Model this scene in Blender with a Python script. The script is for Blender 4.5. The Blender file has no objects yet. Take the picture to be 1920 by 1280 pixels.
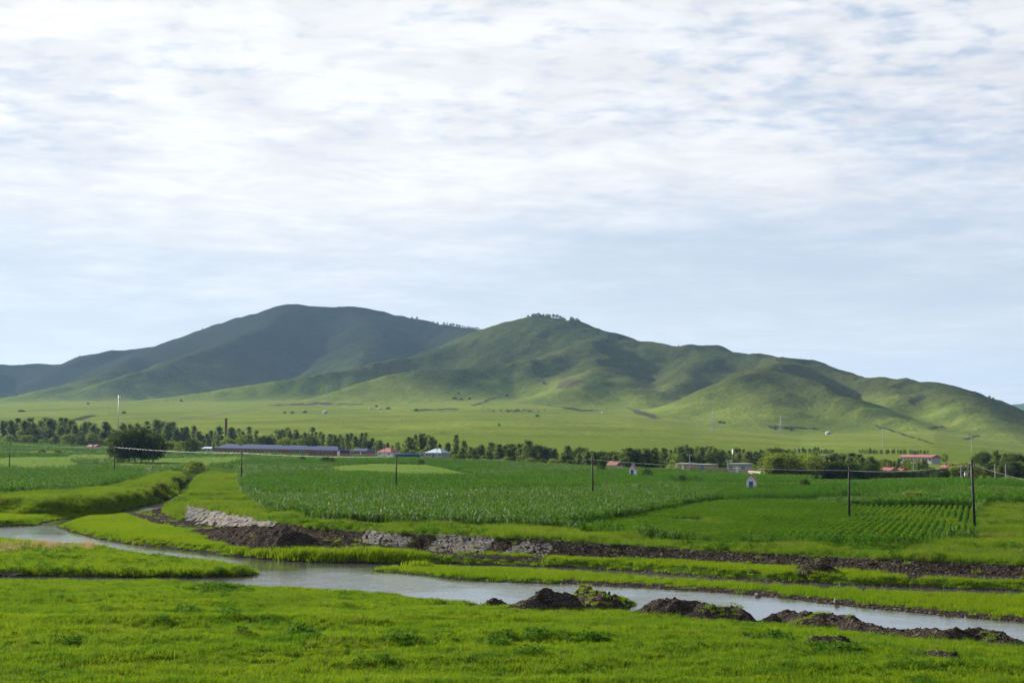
import bpy, bmesh, math, random
import numpy as np
from mathutils import Vector, Matrix

# ------------------------------------------------------------------ camera, sky, sun, exposure
scene = bpy.context.scene
col = scene.collection
CAMZ = 10.0
FPX = 2667.0
HZ = 828.0
PITCH = math.atan((HZ - 640.0) / FPX)
cam_d = bpy.data.cameras.new('camera')
cam_d.sensor_width = 36.0
cam_d.lens = FPX / 1920.0 * 36.0
cam_d.clip_start = 0.5
cam_d.clip_end = 60000.0
cam = bpy.data.objects.new('camera', cam_d)
col.objects.link(cam)
cam.location = (0, 0, CAMZ)
cam.rotation_euler = (math.radians(90) + PITCH, 0, 0)
scene.camera = cam

SUN_EL = math.radians(22.0)
SUN_AZ = math.radians(-50.0)          # measured from +Y towards +X: the sun stands on the left, a little ahead
sun_d = bpy.data.lights.new('sun', 'SUN')
sun_d.energy = 5.0
sun_d.angle = math.radians(0.55)
sun_d.color = (1.0, 0.93, 0.80)
sun = bpy.data.objects.new('sun', sun_d)
col.objects.link(sun)
sdir = Vector((math.sin(SUN_AZ) * math.cos(SUN_EL), math.cos(SUN_AZ) * math.cos(SUN_EL), math.sin(SUN_EL)))
sun.rotation_euler = sdir.to_track_quat('Z', 'Y').to_euler()
sun.location = (-200, 100, 300)

scene.view_settings.view_transform = 'Standard'
scene.view_settings.look = 'None'
scene.view_settings.gamma = 1.0
scene.view_settings.use_curve_mapping = False
scene.view_settings.exposure = 1.62
scene.render.engine = 'CYCLES'
scene.cycles.use_denoising = True
scene.cycles.max_bounces = 6
scene.cycles.diffuse_bounces = 2
scene.cycles.glossy_bounces = 2
scene.cycles.transmission_bounces = 3
scene.cycles.transparent_max_bounces = 6
scene.cycles.volume_bounces = 1


class NT:
    """small helper to write node trees"""
    def __init__(self, tree):
        self.t = tree
        self.t.nodes.clear()

    def n(self, kind, ins=None, **props):
        nd = self.t.nodes.new(kind)
        for k, v in props.items():
            setattr(nd, k, v)
        for k, v in (ins or {}).items():
            s = nd.inputs[k]
            if isinstance(v, bpy.types.NodeSocket):
                self.t.links.new(v, s)
            elif isinstance(v, bpy.types.Node):
                self.t.links.new(v.outputs[0], s)
            else:
                s.default_value = v
        return nd

    def math(self, op, a, b=0.0, clamp=False):
        return self.n('ShaderNodeMath', {0: a, 1: b}, operation=op, use_clamp=clamp).outputs[0]

    def mix(self, fac, a, b, mode='MIX'):
        nd = self.t.nodes.new('ShaderNodeMix')
        nd.data_type = 'RGBA'
        nd.blend_type = mode
        for i, v in ((0, fac), (6, a), (7, b)):
            if isinstance(v, bpy.types.NodeSocket):
                self.t.links.new(v, nd.inputs[i])
            else:
                nd.inputs[i].default_value = v if i == 0 else (tuple(v) + (1.0,) if len(v) == 3 else v)
        return nd.outputs[2]

    def rng(self, v, a, b, c=0.0, d=1.0, smooth=True):
        nd = self.n('ShaderNodeMapRange', {0: v, 1: a, 2: b, 3: c, 4: d})
        nd.interpolation_type = 'SMOOTHSTEP' if smooth else 'LINEAR'
        return nd.outputs[0]

    def noise(self, vec, scale, detail=4.0, rough=0.55, dist=0.0):
        nd = self.n('ShaderNodeTexNoise', {'Vector': vec, 'Scale': scale, 'Detail': detail, 'Roughness': rough, 'Distortion': dist})
        return nd.outputs[0]

    def link(self, a, b):
        self.t.links.new(a, b)


world = bpy.data.worlds.new('World')
scene.world = world
world.use_nodes = True
w = NT(world.node_tree)
sky = w.n('ShaderNodeTexSky', sky_type='NISHITA', sun_disc=False, sun_elevation=SUN_EL, sun_rotation=SUN_AZ,
          air_density=1.0, dust_density=1.6, ozone_density=1.0, altitude=600.0)
tc = w.n('ShaderNodeTexCoord')
nrm = w.n('ShaderNodeVectorMath', {0: tc.outputs['Generated']}, operation='NORMALIZE')
sep = w.n('ShaderNodeSeparateXYZ', {0: nrm.outputs[0]})
el = w.math('MAXIMUM', sep.outputs[2], 0.0)
den = w.math('ADD', el, 0.085)
cx = w.math('DIVIDE', sep.outputs[0], den)
cy = w.math('DIVIDE', sep.outputs[1], den)
plan = w.n('ShaderNodeCombineXYZ', {0: cx, 1: cy, 2: 0.0})
# turned and stretched plan: cloud streets that run from lower left to upper right
rot = w.n('ShaderNodeMapping', {'Vector': plan.outputs[0], 'Location': (1.3, 0.4, 0), 'Rotation': (0, 0, math.radians(-16)), 'Scale': (0.85, 1.0, 1.0)})
big = w.noise(rot.outputs[0], 0.75, 6.0, 0.55, 0.25)
mid = w.noise(rot.outputs[0], 2.6, 7.0, 0.62, 0.2)
rp = w.n('ShaderNodeMapping', {'Vector': plan.outputs[0], 'Location': (0.3, 2.2, 0), 'Rotation': (0, 0, math.radians(-20)), 'Scale': (10.5, 12.5, 1.0)})
rip = w.noise(rp.outputs[0], 1.0, 5.0, 0.55, 0.25)
fine = w.noise(rot.outputs[0], 11.0, 6.0, 0.65, 0.2)
hi = w.rng(el, 0.12, 0.27)                        # mackerel ripples stand overhead, streaks low down
cov = w.math('ADD', w.math('MULTIPLY', big, 0.95), w.math('MULTIPLY', mid, 0.55))
cov = w.math('ADD', cov, w.math('MULTIPLY', fine, 0.24))
cov = w.math('ADD', cov, w.math('MULTIPLY', w.math('MULTIPLY', w.math('SUBTRACT', rip, 0.5), hi), 1.0))
cov = w.math('ADD', cov, w.rng(el, 0.03, 0.22, -0.10, 0.05))
cov = w.mix(hi, w.rng(cov, 0.58, 1.08), w.rng(cov, 0.58, 1.02))
cov = w.math('MULTIPLY', cov, w.rng(el, 0.03, 0.20, 0.30, 1.0))
skyc = w.mix(1.0, sky.outputs[0], (0.036, 0.036, 0.036), 'MULTIPLY')
# thin even veil under the cloud sheet
veil = w.mix(w.rng(el, 0.0, 0.5, 0.92, 0.5), skyc, w.mix(w.rng(el, 0.05, 0.25), (0.222, 0.254, 0.302), (0.150, 0.210, 0.320)))
# clouds are brighter on the side of the sun
sdot = w.n('ShaderNodeVectorMath', {0: nrm.outputs[0], 1: tuple(sdir)}, operation='DOT_PRODUCT').outputs['Value']
glow = w.rng(sdot, -0.2, 1.0, 0.0, 1.0)
shade = w.rng(w.noise(rp.outputs[0], 0.33, 5.0, 0.6, 0.4), 0.35, 0.65, 0.90, 1.05)
cloud = w.mix(glow, (0.300, 0.306, 0.322), (0.415, 0.415, 0.412))
cloud = w.mix(1.0, cloud, w.n('ShaderNodeCombineColor', {0: shade, 1: shade, 2: w.rng(shade, 0.9, 1.05, 0.93, 1.04)}).outputs[0], 'MULTIPLY')
veil = w.mix(w.math('MULTIPLY', glow, 0.6), veil, (0.300, 0.330, 0.357))
out = w.mix(w.math('MULTIPLY', cov, 0.93), veil, cloud)
bg = w.n('ShaderNodeBackground', {'Color': out, 'Strength': 0.80})
wo = w.n('ShaderNodeOutputWorld', {'Surface': bg.outputs[0]})

# ------------------------------------------------------------------ pixel <-> place
cp, sp = math.cos(PITCH), math.sin(PITCH)


def ray(px, py):
    r, u = px - 960.0, 640.0 - py
    return r, FPX * cp - u * sp, FPX * sp + u * cp


def pt(px, py, z):
    x, y, zz = ray(px, py)
    t = (z - CAMZ) / zz
    return x * t, y * t


def at(px, py, Y):
    x, y, zz = ray(px, py)
    t = Y / y
    return x * t, Y, CAMZ + zz * t


def proj(X, Y, Z):
    dz = Z - CAMZ
    f = Y * cp + dz * sp
    u = -Y * sp + dz * cp
    f = np.where(f > 0.1, f, 0.1)
    return 960.0 + FPX * X / f, 640.0 - FPX * u / f


# ------------------------------------------------------------------ numpy noise
def _h(ix, iy, seed):
    n = (ix * 374761393 + iy * 668265263 + seed * 982451653) & 0x7fffffff
    n = ((n ^ (n >> 13)) * 1274126177) & 0x7fffffff
    n = (n ^ (n >> 16)) & 0xffff
    return n / 65535.0


def vnoise(x, y, seed=0):
    x = np.asarray(x, float); y = np.asarray(y, float)
    ix = np.floor(x).astype(np.int64); iy = np.floor(y).astype(np.int64)
    fx = x - ix; fy = y - iy
    fx = fx * fx * (3 - 2 * fx); fy = fy * fy * (3 - 2 * fy)
    a = _h(ix, iy, seed); b = _h(ix + 1, iy, seed); c = _h(ix, iy + 1, seed); d = _h(ix + 1, iy + 1, seed)
    return (a * (1 - fx) + b * fx) * (1 - fy) + (c * (1 - fx) + d * fx) * fy


def fbm(x, y, octv=4, seed=0, gain=0.5):
    s = 0.0; a = 1.0; t = 0.0
    for i in range(octv):
        s = s + a * (vnoise(x, y, seed + i * 17) - 0.5); t += a
        x = x * 2.03 + 11.7; y = y * 2.03 - 5.3; a *= gain
    return s / t * 2.0


def sstep(a, b, x):
    t = np.clip((x - a) / (b - a), 0, 1)
    return t * t * (3 - 2 * t)


def in_poly(X, Y, P):
    ins = np.zeros(X.shape, bool)
    n = len(P)
    j = n - 1
    for i in range(n):
        xi, yi = P[i]; xj, yj = P[j]
        c = ((yi > Y) != (yj > Y)) & (X < (xj - xi) * (Y - yi) / ((yj - yi) if yj != yi else 1e-9) + xi)
        ins ^= c
        j = i
    return ins


def seg_dist(X, Y, P, closed=False):
    best = np.full(X.shape, 1e18)
    n = len(P)
    for i in range(n if closed else n - 1):
        ax, ay = P[i]; bx, by = P[(i + 1) % n]
        dx, dy = bx - ax, by - ay
        L = dx * dx + dy * dy + 1e-12
        t = np.clip(((X - ax) * dx + (Y - ay) * dy) / L, 0, 1)
        d = (X - ax - t * dx) ** 2 + (Y - ay - t * dy) ** 2
        np.minimum(best, d, out=best)
    return np.sqrt(best)


def sdist(X, Y, P):
    d = seg_dist(X, Y, P, True)
    return np.where(in_poly(X, Y, P), -d, d)


def chaikin(P, k=1, closed=False):
    P = [tuple(p) for p in P]
    for _ in range(k):
        Q = []
        n = len(P)
        if not closed:
            Q.append(P[0])
        for i in range(n if closed else n - 1):
            a, b = P[i], P[(i + 1) % n]
            Q.append(tuple(0.75 * u + 0.25 * v for u, v in zip(a, b)))
            Q.append(tuple(0.25 * u + 0.75 * v for u, v in zip(a, b)))
        if not closed:
            Q.append(P[-1])
        P = Q
    return P


# ------------------------------------------------------------------ the lie of the land
ZW = -0.30          # river level
def zwat(Y):
    return ZW + np.maximum(0, np.asarray(Y, float) - 180.0) * 0.010


FZ_PX = [540, 700, 1000, 1300, 1600, 1920, 2500]
FZ_Z = [1.7, 1.62, 1.6, 1.15, 1.15, 1.05, 1.0]


def ppf(L):
    return [pt(a, b, float(np.interp(a, FZ_PX, FZ_Z))) for a, b in L]


def pp(L, z):
    return [pt(a, b, z) for a, b in L]


def ppw2(L):
    # far shore at water level, near shore where the low bank top shows
    half = next(i for i, q in enumerate(L) if q[1] > 1230)
    return ppw(L[:half]) + pp(L[half:], ZW + 0.22)


def ppw(L):
    out = []
    for a, b in L:
        z = ZW
        for _ in range(6):
            x, y = pt(a, b, z); z = float(zwat(y))
        out.append((x, y))
    return out


WATER = chaikin(ppw2([(-420, 988), (0, 986), (100, 984), (114, 991), (150, 1001), (210, 1016), (330, 1029), (450, 1045), (570, 1054), (700, 1056), (792, 1057),
    (960, 1060), (1150, 1067), (1300, 1080), (1490, 1093), (1700, 1101), (1920, 1109), (2400, 1124), (2400, 1262), (1920, 1200), (1800, 1191),
    (1600, 1178), (1400, 1163), (1200, 1150), (1000, 1139), (850, 1129), (700, 1112), (600, 1107), (500, 1103), (400, 1096), (300, 1091),
    (200, 1089), (0, 1089), (-420, 1094)]), 1, True)
ISLE_L = chaikin(ppw([(-500, 1008), (0, 1016), (100, 1028), (195, 1030), (225, 1042), (300, 1051), (370, 1059), (440, 1067), (486, 1074), (478, 1079), (440, 1081),
    (300, 1083), (100, 1080), (0, 1079), (-500, 1084)]), 1, True)
ISLE_R = chaikin(ppw([(676, 1068), (790, 1063), (900, 1066), (1150, 1077), (1300, 1089), (1490, 1103), (1700, 1111), (1920, 1119), (2500, 1135), (2500, 1215), (1920, 1166),
    (1800, 1156), (1640, 1141), (1500, 1125), (1400, 1114), (1250, 1105), (1150, 1098), (1050, 1094), (960, 1092), (860, 1086), (780, 1077)]), 1, True)
CREEK = chaikin(ppw([(96, 986), (118, 975), (175, 972), (232, 962), (290, 949), (322, 941), (340, 933), (336, 922), (346, 908), (358, 897), (372, 887), (392, 878)]), 2)
TOPR = chaikin(ppf([(392, 877), (376, 890), (368, 903), (360, 920), (352, 938), (360, 948), (420, 961), (540, 984), (700, 998), (850, 1003), (1000, 1010), (1300, 1029), (1600, 1044), (1920, 1058), (2500, 1085)]), 1)
FIELD_R = TOPR + [(600, 60), (900, 900), (-130, 900)]
TOPL = chaikin(pp([(-500, 942), (0, 941), (100, 944), (190, 937), (260, 925), (300, 915), (330, 902), (352, 888), (384, 876)], 1.7), 1)
FIELD_L = TOPL + [(-140, 900), (-900, 900), (-600, 150)]

NEAR_X, NEAR_Y = zip(*sorted(pp([(-420, 1090), (0, 1087), (400, 1094), (600, 1105), (850, 1127), (1200, 1148), (1600, 1176), (1920, 1198), (2400, 1250)], 0.0)))
# far edge of the fields: pixel x -> (distance, drop below the camera)
E_PX = np.array([-900, -200, 0, 300, 600, 850, 1150, 1450, 1750, 1920, 2200, 2900], float)
E_Y = np.array([1000, 970, 950, 800, 690, 600, 520, 470, 450, 430, 420, 420], float)
E_D = np.array([0.3, 0.4, 0.7, 5.1, 6.5, 7.65, 9.7, 11.3, 11.8, 12.2, 12.6, 12.8], float)
F_PX = np.array([-900, 0, 300, 600, 900, 1190, 1300, 1500, 1750, 1920, 2300, 2900], float)
F_Y = np.array([3200, 3200, 3000, 2900, 2700, 2400, 2150, 1950, 1850, 1700, 1700, 1700], float)
F_P = np.array([756, 754, 752, 752, 750, 770, 790, 812, 812, 838, 850, 850], float)
F_Z = CAMZ + (HZ - F_P) / FPX * F_Y


def base_plain(X, Y):
    Ys = np.maximum(Y, 1.0)
    px = np.clip(960 + FPX * X / Ys, -900, 2900)
    ey = np.interp(px, E_PX, E_Y); ez = CAMZ - np.interp(px, E_PX, E_D)
    fy = np.interp(px, F_PX, F_Y); fz = np.interp(px, F_PX, F_Z)
    z0 = np.interp(px, FZ_PX, FZ_Z)
    t1 = sstep(0, 1, (Ys - 260.0) / (ey - 260.0))
    z = z0 + (ez - z0) * t1
    t2 = np.clip((Ys - ey) / (fy - ey), 0, 1)
    z = np.where(Ys > ey, ez + (fz - ez) * t2 ** 1.18, z)
    z = np.where(Ys > fy, fz + (Ys - fy) * 0.012, z)
    return z


RIDGES = [
    # (slope, rounding, [(px, py, Y)...])
    (0.44, 60, [(-900, 720, 5000), (-300, 700, 4900), (-100, 688, 4900), (0, 685, 4800), (60, 682, 4800), (130, 684, 4700), (150, 676, 4700), (200, 658, 4700), (290, 654, 4700), (380, 622, 4600), (440, 600, 4600), (510, 583, 4600), (550, 571, 4600), (600, 576, 4600), (690, 577, 4600), (760, 594, 4500), (850, 612, 4400), (910, 622, 4200), (1000, 640, 4200), (1100, 660, 4300)]),
    (0.42, 40, [(545, 573, 4600), (500, 612, 4300), (430, 645, 4000), (330, 672, 3800), (230, 705, 3600), (130, 738, 3450)]),
    (0.42, 35, [(690, 578, 4600), (700, 620, 4250), (690, 660, 3900), (650, 700, 3650)]),
    (0.42, 40, [(290, 655, 4700), (250, 672, 4300), (200, 698, 3750), (100, 727, 3500), (20, 748, 3350)]),
    (0.42, 35, [(0, 686, 4800), (-60, 720, 4300), (-120, 745, 3900)]),
    (0.40, 45, [(905, 622, 3900), (960, 606, 3500), (1000, 597, 3300), (1060, 598, 3250), (1090, 608, 3200), (1150, 628, 3100), (1270, 648, 3000), (1340, 654, 2950), (1470, 672, 2800), (1550, 690, 2650), (1640, 712, 2500), (1700, 718, 2400), (1780, 725, 2300), (1840, 757, 2250), (1885, 794, 2200), (1925, 830, 2180), (2050, 890, 2150)]),
    (0.44, 30, [(985, 600, 3350), (900, 639, 3250), (820, 656, 3200), (700, 684, 3100), (600, 702, 3050), (500, 717, 3000), (400, 735, 2950), (300, 752, 2900)]),
    (0.42, 35, [(1090, 612, 3200), (1100, 646, 2950), (1000, 674, 2850), (900, 691, 2800), (790, 691, 2700), (720, 706, 2650), (640, 736, 2600), (585, 754, 2600)]),
    (0.42, 35, [(1100, 646, 2950), (1125, 692, 2700), (1085, 716, 2550), (1035, 738, 2450), (1000, 756, 2400)]),
    (0.42, 35, [(1125, 692, 2700), (1170, 724, 2560), (1195, 752, 2460)]),
    (0.44, 30, [(1330, 655, 2950), (1315, 682, 2750), (1265, 716, 2600), (1222, 746, 2500)]),
    (0.42, 40, [(1470, 673, 2800), (1435, 697, 2300), (1370, 722, 2180), (1290, 764, 2080)]),
    (0.42, 40, [(1435, 697, 2300), (1520, 724, 2150), (1600, 753, 2050), (1690, 795, 1930)]),
    (0.36, 45, [(1435, 697, 2300), (1425, 745, 2060), (1440, 790, 1920)]),
    (0.44, 30, [(1700, 719, 2400), (1680, 745, 2200), (1650, 772, 2100)]),
    (0.40, 40, [(1785, 725, 2300), (1800, 752, 2100), (1850, 790, 1950), (1900, 822, 1850)]),
    (0.40, 60, [(1500, 750, 7200), (1700, 752, 7200), (1860, 748, 7000), (1920, 750, 7000), (2050, 742, 7000), (2300, 760, 7000), (2900, 770, 7000)]),
]
RID = []
for k, r, L in RIDGES:
    P = chaikin([at(*q) for q in L], 1)
    RID.append((k * 1.16, r * 0.85, P))


def hills(X, Y, zb):
    acc = np.zeros(X.shape)           # smooth maximum by log-sum-exp of height over the plain
    S = 6.0
    wx = X + 26 * fbm(X / 260.0, Y / 260.0, 3, 5); wy = Y + 26 * fbm(X / 260.0, Y / 260.0, 3, 9)
    m = np.full(X.shape, -1e9)
    hs = []
    for k, r, P in RID:
        best = np.full(X.shape, -1e9)
        for i in range(len(P) - 1):
            a, b = P[i], P[i + 1]
            dx, dy = b[0] - a[0], b[1] - a[1]
            L = dx * dx + dy * dy + 1e-9
            t = np.clip(((wx - a[0]) * dx + (wy - a[1]) * dy) / L, 0, 1)
            d = np.sqrt((wx - a[0] - t * dx) ** 2 + (wy - a[1] - t * dy) ** 2 + r * r) - r
            h = a[2] + t * (b[2] - a[2]) - k * d
            np.maximum(best, h, out=best)
        hs.append(best - zb)
    H = np.stack(hs)
    m = H.max(axis=0)
    hr = m + S * np.log(np.exp(np.maximum((H - m) / S, -40)).sum(axis=0)) - S * math.log(1.35)
    S2 = 11.0                          # the foot of the hills runs out gently into the fan
    acc = np.where(hr > 8 * S2, hr, S2 * np.log1p(np.exp(np.clip(hr / S2, -30, 30))))
    g = sstep(4, 90, acc) * (1 - 0.45 * sstep(3500, 3900, Y))
    gully = 1 - np.abs(fbm(wx / 190.0, wy / 190.0, 4, 21))
    acc = acc + g * ((gully - 0.75) * 15.0 + (0.75 - np.abs(fbm(wx / 75.0, wy / 75.0, 3, 27)) * 1.6) * 5.0 + fbm(X / 60.0, Y / 60.0, 4, 33) * 6.0)
    acc = acc + sstep(1, 20, acc) * fbm(X / 22.0, Y / 22.0, 2, 41) * 1.2
    return zb + np.maximum(acc, 0)


def scarps(X, Y):
    """earth cuts on the fan, as a depth below the turf"""
    return 0.0


def G(X, Y, full=False):
    """ground height; full=True returns masks too"""
    X = np.asarray(X, float); Y = np.asarray(Y, float)
    shp = X.shape
    X = X.ravel(); Y = Y.ravel()
    R = np.hypot(X, Y)
    z = base_plain(X, Y)
    field = np.ones(X.shape); dw = np.full(X.shape, 99.0)
    near = (Y < 420) & (Y > 20) & (np.abs(X) < 420)
    if near.any():
        x = X[near]; y = Y[near]
        sR = sdist(x, y, FIELD_R); sL = sdist(x, y, FIELD_L)
        wR = 1.9 + 1.6 * sstep(-20, -50, x)
        sR = sR + 0.15 * fbm(x / 1.3, y / 1.3, 2, 3)
        sL = sL + 0.9 * fbm(x / 5.0, y / 5.0, 3, 4)
        f = np.maximum(1 - np.clip(sR / wR, 0, 1), 1 - sstep(0, 4.5, sL))
        low = 0.28 + 0.14 * fbm(x / 7.0, y / 5.0, 3, 7) + 0.13 * fbm(x / 2.6, y / 1.8, 3, 8)
        sw = sdist(x, y, WATER)
        south = y < np.interp(x, NEAR_X, NEAR_Y) + 3.0
        low = low - 0.30 * (1 - sstep(1.0, 12.0, sw)) * south
        mead = sstep(118, 96, y) * sstep(2.0, 16.0, sw)
        low = low + mead * (0.15 + 0.42 * fbm(x / 12.0, y / 4.0, 3, 12))
        zz = low + (z[near] - low) * f
        zz = zz + f * (0.10 * fbm(x / 9.0, y / 9.0, 3, 14))
        # rounded grassy lip on the left bank
        zz = zz + 0.35 * np.exp(-((sL + 2.0) / 2.5) ** 2) * (1 + fbm(x / 6.0, y / 6.0, 2, 15)) * (x < -20)
        iL = sdist(x, y, ISLE_L); iR = sdist(x, y, ISLE_R)
        crk = seg_dist(x, y, CREEK) - (1.3 + 0.7 * vnoise(x / 5.0, y / 5.0, 3)) * (1 - 0.65 * sstep(235, 262, y))
        sw = np.maximum(sw, -np.minimum(iL, iR))
        sw = np.minimum(sw, crk)
        sw = sw + 0.35 * fbm(x / 2.0, y / 2.0, 3, 18)
        zwv = zwat(y)
        # islands lie lower than the meadow
        isl = ((iL < 0) | (iR < 0))
        lowi = zwv + 0.16 + 0.10 * fbm(x / 4.0, y / 4.0, 3, 19) + np.where(iL < 0, 0.08, 0.0)
        zz = np.where(isl, lowi, zz)
        bw = np.where(isl, 0.9, np.where(crk < 4, 2.2, 1.1))
        up = sstep(0, 1, sw / bw)
        zz = zwv + 0.03 * np.sign(sw) + (zz - zwv) * up
        zz = np.where(sw < 0, zwv - 0.45 * sstep(0, 1.6, -sw), zz)
        z[near] = zz
        field[near] = f; dw[near] = sw
    # the bank the camera stands on
    nr = (R < 40)
    if nr.any():
        zc = 8.3 - (8.3 - 0.55) * np.clip((R[nr] - 5.0) / 17.0, 0, 1)
        z[nr] = np.where(R[nr] < 27, zc, 0.55)
    back = (Y <= 20) & (R >= 40)
    z[back] = 0.55
    tr = (Y > 20) & (Y < 45) & (R >= 40)
    far = Y > 900
    if far.any():
        z[far] = hills(X[far], Y[far], z[far])
    if full:
        return z.reshape(shp), field.reshape(shp), dw.reshape(shp)
    return z.reshape(shp)


def gz(x, y):
    return float(G(np.array([x]), np.array([y]))[0])


_ys = np.concatenate([np.arange(45, 420, 0.25), np.arange(420, 1200, 1.5), np.arange(1200, 5200, 4.0)])


def hit(px, py):
    """where the ray of a pixel first meets the ground"""
    x, y, zz = ray(px, py)
    t = _ys / y
    g = G(x * t, _ys)
    below = np.nonzero(CAMZ + zz * t <= g)[0]
    i = below[0] if len(below) else len(_ys) - 1
    return x * t[i], float(_ys[i]), float(g[i])


# ------------------------------------------------------------------ materials
def new_mat(name):
    m = bpy.data.materials.new(name)
    m.use_nodes = True
    return m, NT(m.node_tree)


def finish(m, nt, shader):
    o = nt.n('ShaderNodeOutputMaterial', {'Surface': shader})
    return m


def mat_plain(name, rgb, rough=0.7, spec=0.3, var=0.25, scale=3.0, bump=0.0, metal=0.0):
    rgb = tuple(v * 0.82 for v in rgb)
    m, t = new_mat(name)
    tcn = t.n('ShaderNodeTexCoord')
    nz = t.noise(tcn.outputs['Object'], scale, 5.0, 0.6)
    c = t.mix(nz, tuple(v * (1 - var) for v in rgb), tuple(min(1, v * (1 + var)) for v in rgb))
    ins = {'Base Color': c, 'Roughness': rough, 'Specular IOR Level': spec, 'Metallic': metal}
    if bump:
        b = t.n('ShaderNodeBump', {'Height': t.noise(tcn.outputs['Object'], scale * 4, 4.0), 'Strength': bump, 'Distance': 0.1})
        ins['Normal'] = b.outputs[0]
    return finish(m, t, t.n('ShaderNodeBsdfPrincipled', ins).outputs[0])


def mat_leaf(name, a, b, trans=0.35, rough=0.5, spec=0.3, tcol=None, pos_scale=0.05, c3=None, sheen=0.0):
    """leaf colours vary between plants and in broad drifts over the ground"""
    a = tuple(v * 0.84 for v in a); b = tuple(v * 0.84 for v in b); c3 = tuple(v * 0.84 for v in c3) if c3 else None
    m, t = new_mat(name)
    oi = t.n('ShaderNodeObjectInfo')
    ge = t.n('ShaderNodeNewGeometry')
    nz = t.noise(ge.outputs['Position'], pos_scale, 4.0, 0.6)
    f = t.math('ADD', t.math('MULTIPLY', oi.outputs['Random'], 0.5), t.math('MULTIPLY', t.rng(nz, 0.3, 0.7), 0.5))
    c = t.mix(f, a, b)
    if c3:
        n2 = t.noise(ge.outputs['Position'], pos_scale * 3.1, 3.0, 0.6)
        c = t.mix(t.rng(n2, 0.53, 0.68, 0.0, 0.85), c, c3)
    p = t.n('ShaderNodeBsdfPrincipled', {'Base Color': c, 'Roughness': rough, 'Specular IOR Level': spec})
    tr_c = t.mix(1.0, c, tcol or (1.25, 1.15, 0.6), 'MULTIPLY')
    tr = t.n('ShaderNodeBsdfTranslucent', {'Color': tr_c})
    mx = t.n('ShaderNodeMixShader', {0: trans, 1: p.outputs[0], 2: tr.outputs[0]})
    return finish(m, t, mx.outputs[0])


M = {}
M['grass'] = mat_leaf('grass_blade', (0.066, 0.160, 0.008), (0.158, 0.236, 0.013), 0.5, 0.75, 0.03, pos_scale=0.16, c3=(0.042, 0.118, 0.010))
M['grass_isle'] = mat_leaf('island_grass', (0.085, 0.180, 0.008), (0.160, 0.232, 0.011), 0.48, 0.75, 0.03, pos_scale=0.08)
M['grass_rank'] = mat_leaf('rank_grass', (0.060, 0.135, 0.012), (0.128, 0.202, 0.018), 0.48, 0.75, 0.03, pos_scale=0.06, c3=(0.135, 0.155, 0.04))
M['weed'] = mat_leaf('weed_leaf', (0.036, 0.100, 0.010), (0.065, 0.145, 0.014), 0.42, 0.75, 0.03)
M['seed'] = mat_leaf('seed_head', (0.30, 0.22, 0.11), (0.42, 0.31, 0.17), 0.35, 0.7, 0.2, tcol=(1.1, 1.0, 0.8))
M['maize'] = mat_leaf('maize_leaf', (0.034, 0.110, 0.009), (0.062, 0.152, 0.012), 0.44, 0.62, 0.03, pos_scale=0.03)
M['maize_pale'] = mat_leaf('pale_maize_leaf', (0.044, 0.116, 0.013), (0.076, 0.158, 0.017), 0.42, 0.55, 0.07, pos_scale=0.03)
M['soy'] = mat_leaf('bean_leaf', (0.055, 0.135, 0.010), (0.090, 0.185, 0.014), 0.44, 0.7, 0.03, pos_scale=0.05)
M['millet'] = mat_leaf('millet_blade', (0.105, 0.195, 0.026), (0.130, 0.225, 0.032), 0.4, 0.55, 0.25, pos_scale=0.03)
M['poplar'] = mat_leaf('poplar_leaf', (0.080, 0.128, 0.048), (0.135, 0.195, 0.066), 0.5, 0.8, 0.03, pos_scale=0.01)
M['willow'] = mat_leaf('willow_leaf', (0.095, 0.145, 0.030), (0.155, 0.210, 0.042), 0.48, 0.8, 0.03, pos_scale=0.02)
M['darkleaf'] = mat_leaf('dark_leaf', (0.030, 0.056, 0.018), (0.056, 0.092, 0.026), 0.38, 0.8, 0.03, pos_scale=0.02)
M['bark'] = mat_plain('bark', (0.16, 0.14, 0.11), 0.85, 0.2, 0.35, 2.0)
M['pole'] = mat_plain('creosoted_timber', (0.020, 0.017, 0.015), 0.8, 0.25, 0.4, 4.0)
M['concrete'] = mat_plain('weathered_concrete', (0.36, 0.36, 0.35), 0.8, 0.25, 0.15, 1.0)
M['steel'] = mat_plain('galvanised_steel', (0.34, 0.36, 0.37), 0.45, 0.5, 0.1, 1.0)
M['cable'] = mat_plain('cable', (0.12, 0.115, 0.105), 0.5, 0.4, 0.1, 1.0)
M['wire'] = mat_plain('wire', (0.20, 0.20, 0.19), 0.5, 0.4, 0.1, 1.0)
M['redbrick'] = mat_plain('red_brick', (0.25, 0.085, 0.070), 0.85, 0.2, 0.2, 1.5)
M['chimneybrick'] = mat_plain('old_brick', (0.14, 0.075, 0.055), 0.9, 0.15, 0.25, 1.5)
M['blueroof'] = mat_plain('blue_sheet_roof', (0.026, 0.044, 0.120), 0.8, 0.08, 0.15, 0.6)
M['brightblue'] = mat_plain('bright_blue_sheet', (0.05, 0.16, 0.48), 0.45, 0.4, 0.1, 0.6)
M['paleroof'] = mat_plain('pale_sheet_roof', (0.34, 0.41, 0.50), 0.7, 0.15, 0.1, 0.6)
M['pinkroof'] = mat_plain('pink_sheet_roof', (0.28, 0.105, 0.110), 0.8, 0.1, 0.15, 0.8)
M['orangeroof'] = mat_plain('clay_tile_roof', (0.22, 0.105, 0.075), 0.8, 0.2, 0.2, 1.2)
M['white'] = mat_plain('whitewash', (0.78, 0.77, 0.74), 0.8, 0.2, 0.08, 2.0)
M['greywall'] = mat_plain('grey_render', (0.33, 0.34, 0.35), 0.85, 0.2, 0.15, 1.0)
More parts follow.
